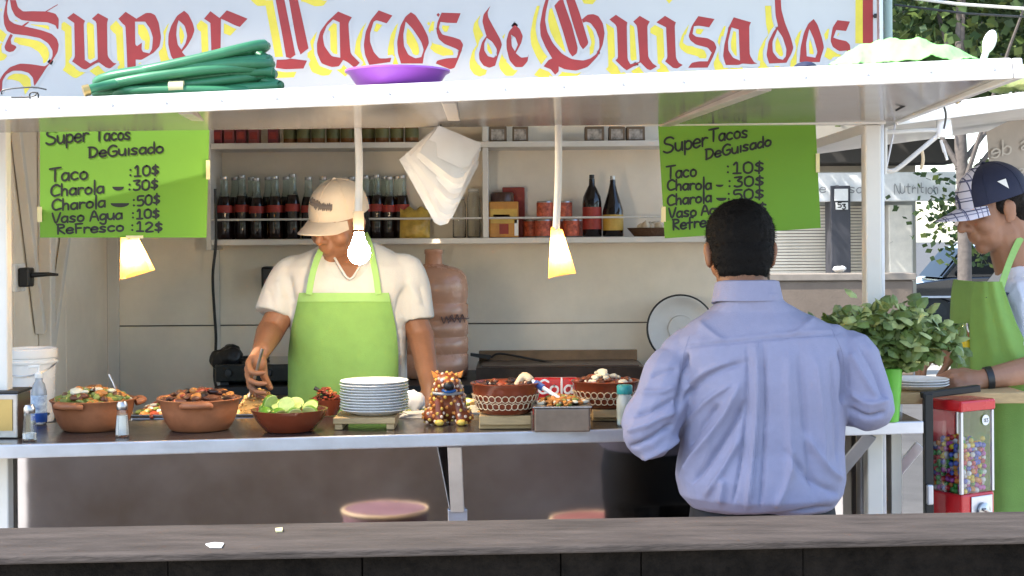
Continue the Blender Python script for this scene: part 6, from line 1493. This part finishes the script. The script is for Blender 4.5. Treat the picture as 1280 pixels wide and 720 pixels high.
# trees
def tree(x, y, h, crown, n, seed, label, lean=0, tr=.16, lsz=.13, zlo=0):
    t = thing('street_tree', label, 'tree', (x, y, 0)); rn = random.Random(seed)
    top = Vector((x+lean*h, y, h)); tk = MB()
    base = Vector((x, y, zlo)); mids = [base, base.lerp(top,.35)+Vector((.06,0,0)), base.lerp(top,.7), top]
    tk.tube(smooth_line(mids, 4), [tr*(1.25-.8*i/12) for i in range(13)], 12)
    ends = []
    for k in range(9):
        s0 = base.lerp(top, rn.uniform(.45,.95)); a = k*2.4; e = Vector((crown[0]+crown[3]*.75*math.cos(a)*rn.uniform(.5,1), crown[1]+crown[3]*.75*math.sin(a)*rn.uniform(.4,1), crown[2]+crown[4]*rn.uniform(-.6,.6)))
        tk.tube(smooth_line([s0, s0.lerp(e,.5)+Vector((0,0,.2)), e], 4), [tr*.4-.003*i for i in range(9)], 7); ends.append(e)
    tk.build('trunk', M['bark'], t, smooth=True)
    lm = [MB(), MB()]; clumps = [Vector((crown[0]+crown[3]*rn.uniform(-1,1), crown[1]+crown[3]*rn.uniform(-1,1), crown[2]+crown[4]*rn.uniform(-1,1))) for _ in range(70)]
    clumps = [c for c in clumps if ((c.x-crown[0])/crown[3])**2+((c.y-crown[1])/crown[3])**2+((c.z-crown[2])/crown[4])**2 < 1.1]
    for _ in range(n):
        c = rn.choice(clumps); g = .34
        p = c + Vector((rn.gauss(0,g), rn.gauss(0,g), rn.gauss(0,g*.7)))
        if p.z < crown[2]-crown[4]*1.02: continue
        d = Vector((rn.uniform(-1,1), rn.uniform(-1,1), rn.uniform(-1,.4))).normalized(); s_ = d.orthogonal().normalized()
        s_ = (Matrix.Rotation(rn.uniform(0,6), 3, d) @ s_)*lsz*.42; L = lsz*rn.uniform(.7,1.4)
        lm[0 if rn.random() < .7 else 1].add([p, p+d*L*.5+s_, p+d*L, p+d*L*.5-s_], [(0,1,2,3)])
    lm[0].build('crown', M['leaf'], t, kind='stuff'); lm[1].build('crown_light', M['leaf2'], t, kind='stuff')
tree(P(1214,0,9.0).x-.15, 9.0, 3.6, (3.3, 9.6, 4.0, 2.0, 1.25), 24000, 1, 'street tree with pale bark rising behind the second cook', .03, .045, .075)
tree(7.6, 17.4, 3.4, (5.4, 17.4, 4.9, 3.2, 1.75), 22000, 2, 'dark leafed tree beyond the parked car spreading over the road', 0, .14, .12)
tree(6.6, 19.5, 1.5, (6.35, 19.5, 1.75, .62, .5), 1300, 3, 'small bright tree on the far pavement beyond the car', 0, .04, .10)
